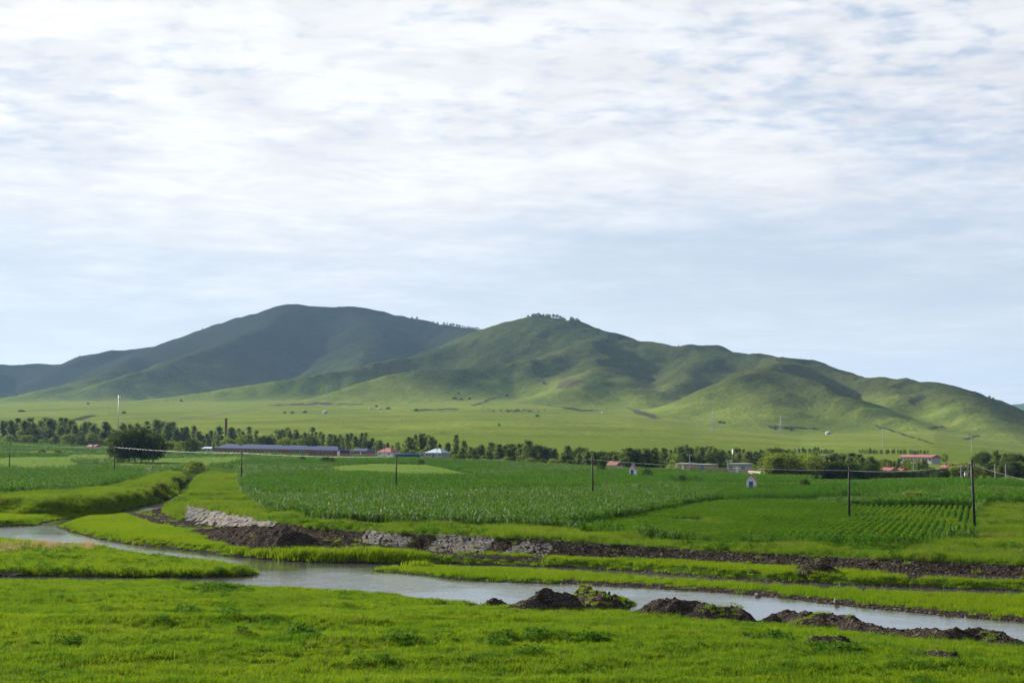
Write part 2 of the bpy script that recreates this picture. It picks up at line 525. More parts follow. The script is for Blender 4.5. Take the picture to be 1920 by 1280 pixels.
M['bluedoor'] = mat_plain('blue_paint', (0.030, 0.090, 0.36), 0.5, 0.4, 0.1, 2.0)
M['tile'] = mat_plain('shrine_tile', (0.36, 0.16, 0.115), 0.8, 0.2, 0.25, 6.0)
M['glass'] = mat_plain('dark_glass', (0.03, 0.05, 0.045), 0.12, 0.6, 0.2, 1.0)
M['frame'] = mat_plain('window_frame', (0.60, 0.60, 0.58), 0.6, 0.3, 0.1, 1.0)
M['mudwall'] = mat_plain('mud_brick_wall', (0.26, 0.19, 0.14), 0.9, 0.15, 0.25, 1.0)
M['darkwall'] = mat_plain('sooty_wall', (0.05, 0.05, 0.055), 0.85, 0.2, 0.25, 1.0)
M['hide'] = mat_plain('brown_hide', (0.12, 0.07, 0.05), 0.8, 0.2, 0.5, 0.4)
M['felt'] = mat_plain('felt', (0.36, 0.38, 0.40), 0.8, 0.2, 0.1, 1.0)


def mat_stone():
    m, t = new_mat('revetment_stone')
    oi = t.n('ShaderNodeObjectInfo')
    tcn = t.n('ShaderNodeTexCoord')
    nz = t.noise(tcn.outputs['Object'], 5.0, 5.0, 0.65)
    c = t.mix(oi.outputs['Random'], (0.058, 0.056, 0.054), (0.125, 0.118, 0.11))
    warm = t.rng(t.math('FRACT', t.math('MULTIPLY', oi.outputs['Random'], 7.3)), 0.72, 0.9)
    c = t.mix(t.math('MULTIPLY', warm, 0.7), c, (0.18, 0.135, 0.11))
    c = t.mix(t.rng(nz, 0.35, 0.7, 0.0, 0.5), c, (0.05, 0.047, 0.044))
    b = t.n('ShaderNodeBump', {'Height': nz, 'Strength': 0.5, 'Distance': 0.05})
    return finish(m, t, t.n('ShaderNodeBsdfPrincipled', {'Base Color': c, 'Roughness': 0.9, 'Specular IOR Level': 0.08, 'Normal': b.outputs[0]}).outputs[0])


def mat_soil(name='soil', a=(0.014, 0.0115, 0.0095), b=(0.038, 0.031, 0.025), peb=(0.075, 0.068, 0.062)):
    m, t = new_mat(name)
    ge = t.n('ShaderNodeNewGeometry')
    P = ge.outputs['Position']
    n1 = t.noise(P, 1.1, 6.0, 0.65)
    n2 = t.noise(P, 7.0, 4.0, 0.65)
    vo = t.n('ShaderNodeTexVoronoi', {'Vector': P, 'Scale': 9.0}, feature='F1')
    c = t.mix(t.rng(n1, 0.3, 0.7), a, b)
    c = t.mix(t.rng(t.n('ShaderNodeSeparateColor', {0: vo.outputs['Color']}).outputs[0], 0.80, 0.92, 0.0, 0.8), c, peb)
    hgt = t.math('ADD', n2, t.math('MULTIPLY', vo.outputs['Distance'], -0.8))
    bp = t.n('ShaderNodeBump', {'Height': hgt, 'Strength': 0.9, 'Distance': 0.12})
    return finish(m, t, t.n('ShaderNodeBsdfPrincipled', {'Base Color': c, 'Roughness': 1.0, 'Specular IOR Level': 0.0, 'Normal': bp.outputs[0]}).outputs[0])


M['stone'] = mat_stone()
M['soil'] = mat_soil()
M['gravel'] = mat_plain('river_pebble', (0.085, 0.078, 0.070), 0.75, 0.35, 0.4, 2.0)


def mat_ground():
    """turf colour comes from the Col attribute (crop, turf, mud); grain and relief from noise"""
    m, t = new_mat('ground_turf_and_soil')
    at_ = t.n('ShaderNodeAttribute', attribute_name='Col')
    so = t.n('ShaderNodeAttribute', attribute_name='soil')
    P = t.n('ShaderNodeNewGeometry').outputs['Position']
    n1 = t.noise(P, 0.35, 6.0, 0.65)
    n2 = t.noise(P, 3.0, 5.0, 0.7)
    c = t.mix(t.rng(n2, 0.25, 0.75, 0.0, 0.75), at_.outputs['Color'], t.mix(1.0, at_.outputs['Color'], (0.50, 0.55, 0.5), 'MULTIPLY'))
    c = t.mix(t.rng(n1, 0.35, 0.7, 0.0, 0.4), c, t.mix(1.0, c, (1.35, 1.2, 1.1), 'MULTIPLY'))
    vo = t.n('ShaderNodeTexVoronoi', {'Vector': P, 'Scale': 5.0}, feature='F1')
    sc = t.mix(t.rng(n2, 0.3, 0.7), (0.014, 0.0115, 0.0095), (0.038, 0.031, 0.025))
    sc = t.mix(t.rng(t.n('ShaderNodeSeparateColor', {0: vo.outputs['Color']}).outputs[0], 0.90, 0.96, 0.0, 0.7), sc, (0.08, 0.074, 0.068))
    f = t.rng(t.math('ADD', so.outputs['Fac'], t.math('MULTIPLY', t.math('SUBTRACT', n2, 0.5), 0.8)), 0.35, 0.65)
    c = t.mix(f, c, sc)
    bp = t.n('ShaderNodeBump', {'Height': t.math('ADD', n2, t.math('MULTIPLY', t.math('MULTIPLY', vo.outputs['Distance'], f), -1.2)), 'Strength': 0.7, 'Distance': 0.15})
    return finish(m, t, t.n('ShaderNodeBsdfPrincipled', {'Base Color': c, 'Roughness': 1.0, 'Specular IOR Level': 0.0, 'Normal': bp.outputs[0]}).outputs[0])


def mat_hill():
    m, t = new_mat('hill_turf')
    at_ = t.n('ShaderNodeAttribute', attribute_name='Col')
    P = t.n('ShaderNodeNewGeometry').outputs['Position']
    n1 = t.noise(P, 0.0065, 7.0, 0.62)
    n2 = t.noise(P, 0.055, 6.0, 0.7)
    n3 = t.noise(P, 0.16, 3.0, 0.6)
    c = at_.outputs['Color']
    c = t.mix(t.rng(n1, 0.35, 0.68, 0.0, 0.75), c, t.mix(1.0, c, (0.55, 0.62, 0.60), 'MULTIPLY'))
    c = t.mix(t.rng(n2, 0.42, 0.66, 0.0, 0.8), c, t.mix(1.0, c, (1.45, 1.25, 1.25), 'MULTIPLY'))
    sh = t.n('ShaderNodeAttribute', attribute_name='soil')      # scrub-covered slopes
    spk = t.math('MULTIPLY', t.rng(n3, 0.52, 0.66), sh.outputs['Fac'])
    c = t.mix(t.math('MULTIPLY', spk, 0.85), c, (0.012, 0.020, 0.009))
    bp = t.n('ShaderNodeBump', {'Height': t.math('ADD', n2, t.math('MULTIPLY', n3, 0.5)), 'Strength': 0.8, 'Distance': 5.0})
    return finish(m, t, t.n('ShaderNodeBsdfPrincipled', {'Base Color': c, 'Roughness': 1.0, 'Specular IOR Level': 0.0, 'Normal': bp.outputs[0]}).outputs[0])


def mat_water():
    m, t = new_mat('river_water')
    P = t.n('ShaderNodeNewGeometry').outputs['Position']
    mp = t.n('ShaderNodeMapping', {'Vector': P, 'Rotation': (0, 0, math.radians(20)), 'Scale': (0.45, 0.8, 1.0)})
    n1 = t.noise(mp.outputs[0], 0.8, 4.0, 0.6, 0.6)
    n2 = t.noise(mp.outputs[0], 4.5, 3.0, 0.6, 0.3)
    cur = t.rng(t.noise(P, 0.09, 3.0, 0.5), 0.38, 0.6, 0.25, 1.0)      # smooth reaches and riffles
    h = t.math('ADD', t.math('MULTIPLY', n1, 1.0), t.math('MULTIPLY', n2, 0.6))
    bp = t.n('ShaderNodeBump', {'Height': h, 'Strength': t.math('MULTIPLY', cur, 0.34), 'Distance': 0.12})
    return finish(m, t, t.n('ShaderNodeBsdfPrincipled', {'Base Color': (0.045, 0.048, 0.040, 1), 'Roughness': 0.06, 'IOR': 1.5, 'Specular IOR Level': 0.95, 'Normal': bp.outputs[0]}).outputs[0])


M['ground'] = mat_ground()
M['hill'] = mat_hill()
M['water'] = mat_water()

# ------------------------------------------------------------------ tagging and object helpers
def tag(o, label=None, cat=None, group=None, kind=None):
    if label: o['label'] = label
    if cat: o['category'] = cat
    if group: o['group'] = group
    if kind: o['kind'] = kind
    return o


def mesh_obj(name, me, mat=None, parent=None):
    if mat is not None and len(me.materials) == 0:
        me.materials.append(mat)
    o = bpy.data.objects.new(name, me)
    col.objects.link(o)
    o.parent = parent
    return o


def np_mesh(name, V, F, smooth=False):
    me = bpy.data.meshes.new(name)
    V = np.asarray(V, np.float32); F = np.asarray(F, np.int32)
    n = F.shape[1]
    me.vertices.add(len(V)); me.vertices.foreach_set('co', V.ravel())
    me.loops.add(F.size); me.loops.foreach_set('vertex_index', F.ravel())
    me.polygons.add(len(F)); me.polygons.foreach_set('loop_start', np.arange(0, F.size, n, dtype=np.int32))
    try:
        me.polygons.foreach_set('loop_total', np.full(len(F), n, np.int32))
    except Exception:
        pass
    me.polygons.foreach_set('use_smooth', np.full(len(F), smooth))
    me.update(calc_edges=True)
    me.validate()
    return me


def empty(name, loc, rz=0.0):
    o = bpy.data.objects.new(name, None)
    col.objects.link(o)
    o.location = loc
    o.rotation_euler = (0, 0, rz)
    o.empty_display_size = 0.5
    return o


class MB:
    """collects simple solids into one mesh"""
    def __init__(self):
        self.v = []; self.f = []

    def poly(self, pts, faces):
        b = len(self.v)
        self.v += [tuple(p) for p in pts]
        self.f += [tuple(b + i for i in fc) for fc in faces]

    def box(self, x0, x1, y0, y1, z0, z1):
        self.poly([(x0, y0, z0), (x1, y0, z0), (x1, y1, z0), (x0, y1, z0), (x0, y0, z1), (x1, y0, z1), (x1, y1, z1), (x0, y1, z1)],
                  [(0, 3, 2, 1), (4, 5, 6, 7), (0, 1, 5, 4), (1, 2, 6, 5), (2, 3, 7, 6), (3, 0, 4, 7)])
        return self

    def tube(self, pts, rads, n=8, cap=True):
        pts = [Vector(p) for p in pts]
        b = len(self.v)
        for i, p in enumerate(pts):
            d = (pts[min(i + 1, len(pts) - 1)] - pts[max(i - 1, 0)]).normalized()
            u = d.orthogonal().normalized() if abs(d.z) < 0.99 else Vector((1, 0, 0))
            if abs(d.z) < 0.99:
                u = d.cross(Vector((0, 0, 1))).normalized()
            vv = d.cross(u).normalized()
            r = rads[i] if hasattr(rads, '__len__') else rads
            for k in range(n):
                a = 2 * math.pi * k / n
                q = p + (u * math.cos(a) + vv * math.sin(a)) * r
                self.v.append(tuple(q))
        for i in range(len(pts) - 1):
            for k in range(n):
                k2 = (k + 1) % n
                self.f.append((b + i * n + k, b + i * n + k2, b + (i + 1) * n + k2, b + (i + 1) * n + k))
        if cap:
            self.f.append(tuple(b + k for k in range(n))[::-1])
            self.f.append(tuple(b + (len(pts) - 1) * n + k for k in range(n)))
        return self

    def build(self, name, mat, parent=None, smooth=False):
        me = bpy.data.meshes.new(name)
        me.from_pydata(self.v, [], self.f)
        if smooth:
            me.polygons.foreach_set('use_smooth', [True] * len(me.polygons))
        me.update()
        return mesh_obj(name, me, mat, parent)


# ------------------------------------------------------------------ ground and hills
rng_ = np.random.default_rng(7)
fine_cols = np.radians(np.linspace(-23.5, 23.5, 560))
cl = np.radians(np.concatenate([np.linspace(-180, -60, 16)[:-1], np.linspace(-60, -23.5, 22)[:-1]]))
cols_ang = np.concatenate([cl, fine_cols, -cl[::-1]])


def rows_from(d0, d1, step):
    out = [d0]
    while out[-1] < d1:
        out.append(out[-1] + step(out[-1]))
    return out


rows_near = [0.6, 3, 5, 7, 9, 12, 15, 19, 23, 27, 30, 34, 38, 41, 45]
rows_near += rows_from(45.5, 205, lambda d: min(max(d * d / 25300 * 1.7, 0.18), 0.42))
rows_near += rows_from(rows_near[-1] + 0.6, 420, lambda d: 0.6 + (d - 205) / 215 * 1.6)
rows_near += rows_from(rows_near[-1] + 2.5, 960, lambda d: 2.5 + (d - 420) / 540 * 5)
YJ = 960.0
rows_far = rows_from(rows_near[-1], 5400, lambda d: 7.5 + (d - 960) / 4440 * 5)
rows_far += [5600, 5900, 6300, 6700, 6850, 6950, 7050, 7200, 7500, 8200, 9500]


def turf_colour(X, Y, px, py, field, dw):
    """base colour and soil mask for the near ground"""
    n = X.size
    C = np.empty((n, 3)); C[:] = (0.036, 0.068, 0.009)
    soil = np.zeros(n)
    # fields: dark soil and thatch of the crop floor
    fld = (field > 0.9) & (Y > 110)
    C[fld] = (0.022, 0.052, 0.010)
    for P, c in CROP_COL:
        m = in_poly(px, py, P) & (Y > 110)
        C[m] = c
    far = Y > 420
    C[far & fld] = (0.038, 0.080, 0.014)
    # rough grassy verge beside the bank and the creek
    vg = in_poly(px, py, VERGE) & fld
    C[vg] = (0.042, 0.075, 0.012)
    # bare bank of the right field
    bank = (field < 0.97) & (field > 0.02) & (px > 330) & (py > 940) & (Y < 205)
    soil[bank] = 1.0
    for P in SOIL_PX:
        m = in_poly(px, py, P)
        soil[m] = np.maximum(soil[m], 1.0)
    # wet mud along the water's edge
    mud = np.clip(1 - dw / 0.7, 0, 1) * (dw < 0.7)
    mud = np.where((px > 1050) & (sdist(X, Y, ISLE_R) < 0.6), np.clip(1.1 - dw / 2.2, 0, 1), mud * 0.9)
    soil = np.maximum(soil, mud * (Y < 260))
    soil[dw < 0] = 1.0
    return C, soil


VERGE = [(-600, 930), (0, 926), (130, 926), (190, 916), (270, 900), (320, 884), (380, 872), (440, 880), (445, 905), (455, 930), (500, 958), (600, 975), (750, 985), (1000, 990), (1060, 993), (1250, 1015), (1500, 1025), (1700, 1024), (1830, 1010), (1838, 960), (1850, 946), (2400, 950), (2500, 1150), (1920, 1090), (1300, 1060), (1000, 1036), (700, 1024), (540, 1005), (340, 950), (300, 950), (200, 960), (-600, 960)]
P_MAIZE_L = [(-600, 878), (0, 880), (270, 884), (275, 890), (245, 903), (190, 914), (140, 924), (0, 928), (-600, 930)]
P_MILLET_A = [(205, 871), (300, 860), (440, 856), (480, 860), (430, 870), (340, 876), (230, 878)]
P_MILLET_B = [(620, 875), (700, 870), (800, 872), (850, 883), (905, 896), (830, 897), (640, 890)]
P_MAIZE_M = [(462, 897), (520, 890), (640, 891), (760, 898), (905, 897), (1000, 896), (1130, 900), (1130, 922), (900, 928), (700, 930), (640, 934), (510, 934), (465, 925)]
P_PALE = [(520, 955), (560, 938), (700, 930), (905, 925), (1130, 921), (1230, 914), (1360, 926), (1340, 940), (1250, 955), (1060, 990), (760, 983), (600, 970)]
P_SOY = [(1062, 992), (1255, 957), (1350, 941), (1500, 938), (1600, 950), (1835, 952), (1828, 1008), (1700, 1021), (1500, 1022), (1250, 1012)]
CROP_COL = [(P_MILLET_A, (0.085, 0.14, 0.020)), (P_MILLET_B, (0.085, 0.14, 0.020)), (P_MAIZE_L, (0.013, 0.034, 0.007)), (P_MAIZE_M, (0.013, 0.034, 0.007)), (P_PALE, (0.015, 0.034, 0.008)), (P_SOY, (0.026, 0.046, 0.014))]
SOIL_PX = [[(222, 957), (250, 948), (330, 950), (345, 948), (420, 984), (540, 1002), (480, 990), (350, 992), (300, 985), (245, 968)],
           [(560, 1008), (700, 1024), (860, 1036), (1040, 1046), (1000, 1052), (820, 1042), (640, 1026)],
           [(1600, 1068), (1700, 1072), (1920, 1080), (1920, 1090), (1700, 1082)],
           [(1380, 1190), (1460, 1187), (1470, 1196), (1390, 1198)],
           [(1040, 1222), (1085, 1225), (1080, 1230), (1045, 1229)],
           [(790, 1132), (940, 1131), (940, 1138), (800, 1138)]]


def build_sheet(name, rows, mat, near):
    R = np.array(rows)
    A, D = np.meshgrid(cols_ang, R)
    X = D * np.sin(A); Y = D * np.cos(A)
    n, k = X.shape
    if near:
        Z, fld, dw = G(X, Y, True)
    else:
        Z = G(X, Y)
    V = np.stack([X, Y, Z], -1).reshape(-1, 3)
    idx = np.arange(n * k).reshape(n, k)
    a = idx[:-1, :-1].ravel(); b = idx[:-1, 1:].ravel(); c = idx[1:, 1:].ravel(); d = idx[1:, :-1].ravel()
    F = np.stack([a, b, c, d], -1)[:, ::-1]
    me = np_mesh(name, V, F, True)
    px, py = proj(V[:, 0], V[:, 1], V[:, 2])
    if near:
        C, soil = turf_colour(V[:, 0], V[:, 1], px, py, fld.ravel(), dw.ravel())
        ff = V[:, 1] > 420
    else:
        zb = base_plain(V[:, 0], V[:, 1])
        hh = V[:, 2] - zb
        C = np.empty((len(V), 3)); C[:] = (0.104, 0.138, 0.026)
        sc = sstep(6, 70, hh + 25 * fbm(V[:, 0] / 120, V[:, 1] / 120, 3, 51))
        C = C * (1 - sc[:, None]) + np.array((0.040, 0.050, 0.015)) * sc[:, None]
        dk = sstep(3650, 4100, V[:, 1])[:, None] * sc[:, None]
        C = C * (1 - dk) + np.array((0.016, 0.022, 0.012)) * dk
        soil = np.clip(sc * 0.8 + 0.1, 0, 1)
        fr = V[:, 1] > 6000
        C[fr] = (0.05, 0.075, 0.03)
        for P, c, s in HILL_MARKS:
            m = in_poly(px + 4 * fbm(V[:, 0] / 14, V[:, 1] / 40, 2, 63), py + 2.2 * fbm(V[:, 0] / 10, V[:, 1] / 30, 2, 64), P) & (V[:, 1] < 3300)
            C[m] = c; soil[m] = s
        # mown strips across the fan on the right
        st = (px > 960) & (hh < 3) & (V[:, 1] < 2300)
        ph = np.sin((V[:, 1] * 0.92 - V[:, 0] * 0.25) / 42.0 * 2 * math.pi + 2 * fbm(V[:, 0] / 200, V[:, 1] / 200, 2, 61))
        C[st] *= (1 + 0.07 * ph[st])[:, None]
        pf = V[:, 1] < 1300
        g = (1 - sstep(960, 1300, V[:, 1]))[:, None]
        C = C * (1 - g) + np.array((0.090, 0.128, 0.024)) * g
    if near:
        px0 = np.clip(px, -900, 2900)
        past = V[:, 1] > np.interp(px0, E_PX, E_Y)
        C[past] = (0.090, 0.128, 0.024); soil[past] = 0
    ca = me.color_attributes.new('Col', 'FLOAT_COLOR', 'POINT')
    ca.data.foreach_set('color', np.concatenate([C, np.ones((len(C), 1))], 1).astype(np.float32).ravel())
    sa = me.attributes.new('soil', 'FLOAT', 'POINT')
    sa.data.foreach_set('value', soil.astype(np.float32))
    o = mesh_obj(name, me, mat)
    o['kind'] = 'structure'
    return o


BR = (0.060, 0.044, 0.032)
DK = (0.030, 0.034, 0.018)
HILL_MARKS = [
    ([(500, 759), (560, 756), (600, 754), (640, 757), (680, 757), (678, 760), (600, 759), (520, 761)], BR, 0.6),
    ([(1050, 716), (1075, 709), (1100, 713), (1085, 722), (1055, 728), (1040, 728)], (0.062, 0.056, 0.032), 0.6),
    ([(960, 830), (1000, 814), (1120, 824), (1290, 842), (1120, 829)], DK, 0.3),
    ([(1178, 763), (1195, 768), (1240, 783), (1225, 786), (1188, 773)], (0.055, 0.048, 0.032), 0.3),
    ([(130, 787), (165, 778), (182, 779), (150, 788)], DK, 0.3),
    ([(250, 798), (480, 765), (480, 768), (300, 795)], (0.10, 0.11, 0.05), 0.3),
    ([(770, 768), (860, 765), (862, 767), (780, 771)], DK, 0.3),
    ([(880, 760), (940, 742), (942, 744), (890, 761)], DK, 0.3),
    ([(700, 834), (755, 818), (756, 820), (705, 836)], DK, 0.3),
    ([(640, 800), (830, 808), (960, 812), (960, 814), (830, 810), (640, 802)], (0.075, 0.105, 0.022), 0.3),
    ([(1440, 798), (1500, 800), (1560, 806), (1500, 804), (1440, 802)], DK, 0.3),
    ([(1640, 796), (1750, 830), (1752, 833), (1640, 799)], DK, 0.3),
    ([(1735, 803), (1765, 797), (1770, 800), (1745, 806)], DK, 0.3),
    ([(1805, 822), (1835, 814), (1840, 817), (1812, 825)], DK, 0.3),
    ([(1700, 752), (1730, 738), (1745, 742), (1715, 756)], (0.035, 0.040, 0.020), 0.8),
    ([(1020, 759), (1090, 767), (1140, 769), (1085, 770)], DK, 0.3),
]
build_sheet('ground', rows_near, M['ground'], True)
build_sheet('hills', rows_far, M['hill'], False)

# river: one sheet at river level that climbs gently with the creek
xs = np.linspace(-140, 130, 136); ys = np.concatenate([np.linspace(52, 180, 40), np.linspace(183, 400, 40)])
gx, gy = np.meshgrid(xs, ys)
gv = np.stack([gx, gy, zwat(gy)], -1).reshape(-1, 3)
idx = np.arange(gx.size).reshape(gx.shape)
gF = np.stack([idx[:-1, :-1].ravel(), idx[:-1, 1:].ravel(), idx[1:, 1:].ravel(), idx[1:, :-1].ravel()], -1)
gc = gv[gF].mean(axis=1)
gF = gF[(gc[:, 1] < 186) | ((gc[:, 0] < -42) & (gc[:, 0] > -112) & (gc[:, 1] < 262))]
o = mesh_obj('river', np_mesh('river', gv, gF, True), M['water'])
o['kind'] = 'structure'

# ------------------------------------------------------------------ prototypes that are scattered as stuff
R_ = random.Random(11)


def proto_obj(name, V, F, mat, smooth=False):
    me = bpy.data.meshes.new(name)
    me.from_pydata(V, [], F)
    if smooth:
        me.polygons.foreach_set('use_smooth', [True] * len(me.polygons))
    me.materials.append(mat) if not isinstance(mat, (list, tuple)) else [me.materials.append(q) for q in mat]
    return bpy.data.objects.new(name, me)


def blade(V, F, x, y, h, wd, lean, az, segs=2, droop=0.0):
    dx, dy = math.cos(az), math.sin(az)
    tw = az + math.pi / 2 + R_.uniform(-0.6, 0.6)
    wx, wy = math.cos(tw) * wd, math.sin(tw) * wd
    b = len(V)
    for i in range(segs + 1):
        t = i / segs
        r = lean * t * t
        z = h * t - droop * t ** 3
        k = (1 - t) ** 0.7 if t < 1 else 0.06
        V.append((x + dx * r - wx * k, y + dy * r - wy * k, z)); V.append((x + dx * r + wx * k, y + dy * r + wy * k, z))
    for i in range(segs):
        F.append((b + 2 * i, b + 2 * i + 1, b + 2 * i + 3, b + 2 * i + 2))


def grass_clump(name, n, rad, h0, h1, wd, mat):
    V, F = [], []
    for _ in range(n):
        a = R_.uniform(0, 6.283); r = rad * math.sqrt(R_.random())
        h = R_.uniform(h0, h1)
        blade(V, F, r * math.cos(a), r * math.sin(a), h, wd * R_.uniform(0.7, 1.2), h * R_.uniform(0.1, 0.8), R_.uniform(0, 6.283))
    return proto_obj(name, V, F, mat)


def leaf_quad(V, F, p, size, asp=0.55, up=0.35):
    d = Vector((R_.gauss(0, 1), R_.gauss(0, 1), R_.gauss(0, 0.6))).normalized()
    n = Vector((R_.gauss(0, 1), R_.gauss(0, 1), R_.gauss(0, 1) + up)).normalized()
    u = d.cross(n).normalized()
    b = len(V)
    L = size * R_.uniform(0.7, 1.25)
    p = Vector(p)
    for q in (p - d * L * 0.5, p + u * L * asp * 0.5, p + d * L * 0.5, p - u * L * asp * 0.5):
        V.append(tuple(q))
    F.append((b, b + 1, b + 2, b + 3))


def leafy_plant(name, n, rad, h, leaf, mat, asp=0.7):
    V, F = [], []
    for _ in range(n):
        a = R_.uniform(0, 6.283); t = R_.random(); r = rad * math.sqrt(R_.random()) * (1 - 0.5 * t)
        leaf_quad(V, F, (r * math.cos(a), r * math.sin(a), h * (0.15 + 0.85 * t)), leaf, asp, 0.8)
    return proto_obj(name, V, F, mat)


def maize_plant(name, mat, h=1.25, nl=9):
    V, F = [], []
    blade(V, F, 0, 0, h * 0.95, 0.018, 0.03, 0.3, 1)
    az = R_.uniform(0, 6.283)
    for i in range(nl):
        az += math.pi + R_.uniform(-0.6, 0.6)
        z0 = h * (0.15 + 0.75 * i / nl)
        L = R_.uniform(0.45, 0.75) * (1 if i < nl - 2 else 0.7)
        dx, dy = math.cos(az), math.sin(az)
        b = len(V)
        up = R_.uniform(0.20, 0.42)
        for k in range(4):
            t = k / 3
            r = L * t * 0.9
            z = z0 + up * math.sin(t * 2.3) - 0.16 * t * t * R_.uniform(0.5, 1.6)
            wd = (0.030, 0.055, 0.042, 0.004)[k]
            V.append((dx * r - dy * wd, dy * r + dx * wd, z)); V.append((dx * r + dy * wd, dy * r - dx * wd, z + 0.015 * (k == 1)))
        for k in range(3):
            F.append((b + 2 * k, b + 2 * k + 1, b + 2 * k + 3, b + 2 * k + 2))
    return proto_obj(name, V, F, mat)


def rock_mesh(name, seed, flat=0.6):
    rr = random.Random(seed)
    bm = bmesh.new()
    bmesh.ops.create_icosphere(bm, subdivisions=1, radius=0.5)
    for v in bm.verts:
        v.co *= rr.uniform(0.75, 1.2)
        v.co.z *= flat
    me = bpy.data.meshes.new(name)
    bm.to_mesh(me); bm.free()
    return me


def coll_of(name, objs):
    c = bpy.data.collections.new(name)
    for q in objs:
        c.objects.link(q)
    return c


def gn_scatter_group(name, coll):
    ng = bpy.data.node_groups.new(name, 'GeometryNodeTree')
    ng.interface.new_socket('Geometry', in_out='INPUT', socket_type='NodeSocketGeometry')
    ng.interface.new_socket('Geometry', in_out='OUTPUT', socket_type='NodeSocketGeometry')
    N = ng.nodes; Lk = ng.links
    gi = N.new('NodeGroupInput'); go = N.new('NodeGroupOutput')
    ci = N.new('GeometryNodeCollectionInfo')
    ci.inputs['Collection'].default_value = coll
    ci.inputs['Separate Children'].default_value = True
    ci.inputs['Reset Children'].default_value = True
    io = N.new('GeometryNodeInstanceOnPoints')
    io.inputs['Pick Instance'].default_value = True

    def attr(nm, ty):
        a = N.new('GeometryNodeInputNamedAttribute'); a.data_type = ty
        a.inputs['Name'].default_value = nm
        return [q for q in a.outputs if q.enabled and q.name == 'Attribute'][0]
    Lk.new(gi.outputs[0], io.inputs['Points'])
    Lk.new(ci.outputs[0], io.inputs['Instance'])
    Lk.new(attr('pick', 'INT'), io.inputs['Instance Index'])
    e2r = N.new('FunctionNodeEulerToRotation')
    Lk.new(attr('rot', 'FLOAT_VECTOR'), e2r.inputs[0])
    Lk.new(e2r.outputs[0], io.inputs['Rotation'])
    Lk.new(attr('scl', 'FLOAT_VECTOR'), io.inputs['Scale'])
    Lk.new(io.outputs[0], go.inputs[0])
    return ng


def scatter(name, P, S, coll, npick, label, cat, tilt=0.12, parent=None, rotz=None, picks=None):
    """one stuff object: a cloud of points that carries the plants"""
    P = np.asarray(P, np.float32)
    n = len(P)
    me = bpy.data.meshes.new(name)
    me.vertices.add(n); me.vertices.foreach_set('co', P.ravel())
    r = np.stack([rng_.normal(0, tilt, n), rng_.normal(0, tilt, n), rng_.uniform(0, 6.283, n) if rotz is None else rotz], -1)
    S = np.asarray(S, np.float32)
    if S.ndim == 1:
        S = np.repeat(S[:, None], 3, 1)
    for nm, ty, key, dat in (('rot', 'FLOAT_VECTOR', 'vector', r), ('scl', 'FLOAT_VECTOR', 'vector', S)):
        a = me.attributes.new(nm, ty, 'POINT'); a.data.foreach_set(key, dat.astype(np.float32).ravel())
    a = me.attributes.new('pick', 'INT', 'POINT')
    a.data.foreach_set('value', (rng_.integers(0, npick, n) if picks is None else picks).astype(np.int32))
    o = bpy.data.objects.new(name, me)
    col.objects.link(o)
    o.parent = parent
    md = o.modifiers.new('scatter', 'NODES')
    md.node_group = gn_scatter_group(name, coll)
    o['kind'] = 'stuff'
    if parent is None:
        o['label'] = label; o['category'] = cat
    return o


C_SHORT = coll_of('p_short', [grass_clump('short_grass_%d' % i, 46, 0.26, 0.06, 0.22, 0.011, M['grass']) for i in range(4)])
C_ISLE = coll_of('p_isle', [grass_clump('isle_grass_%d' % i, 46, 0.30, 0.08, 0.26, 0.012, M['grass_isle']) for i in range(4)])
C_RANK = coll_of('p_rank', [grass_clump('rank_grass_%d' % i, 50, 0.34, 0.18, 0.55, 0.013, M['grass_rank']) for i in range(4)])
C_WEED = coll_of('p_weed', [leafy_plant('weed_%d' % i, 70, 0.30, 0.26, 0.085, M['weed']) for i in range(3)])
C_MAIZE = coll_of('p_maize', [maize_plant('maize_%d' % i, M['maize']) for i in range(5)])
C_PALE = coll_of('p_pale', [maize_plant('pale_maize_%d' % i, M['maize_pale'], 1.1, 10) for i in range(5)])
C_SOY = coll_of('p_soy', [leafy_plant('bean_%d' % i, 70, 0.24, 0.48, 0.11, M['soy'], 0.8) for i in range(4)])
C_MILLET = coll_of('p_millet', [grass_clump('millet_%d' % i, 40, 0.40, 0.25, 0.5, 0.016, M['millet']) for i in range(3)])
C_SEED = coll_of('p_seed', [grass_clump('seed_stalk_%d' % i, 26, 0.34, 0.45, 0.75, 0.010, M['seed']) for i in range(3)])


def clod(i, mat, flat):
    me = rock_mesh('clod', 100 + i, flat); me.materials.append(mat)
    return bpy.data.objects.new('clod_%d' % i, me)


C_CLOD = coll_of('p_clod', [clod(i, M['soil'], 0.7) for i in range(4)])
C_PEB = coll_of('p_pebble', [clod(i + 10, M['gravel'], 0.55) for i in range(5)])


def wedge(dens, y0, y1, half=22.5):
    hw = math.radians(half)
    n = int(dens * hw * (y1 * y1 - y0 * y0))
    r = np.sqrt(rng_.random(n) * (y1 * y1 - y0 * y0) + y0 * y0)
    a = rng_.uniform(-hw, hw, n)
    return r * np.sin(a), r * np.cos(a)


def classify(X, Y):
    Z, f, dw = G(X, Y, True)
    px, py = proj(X, Y, Z)
    C, soil = turf_colour(X, Y, px, py, f, dw)
    return Z, f, dw, px, py, soil


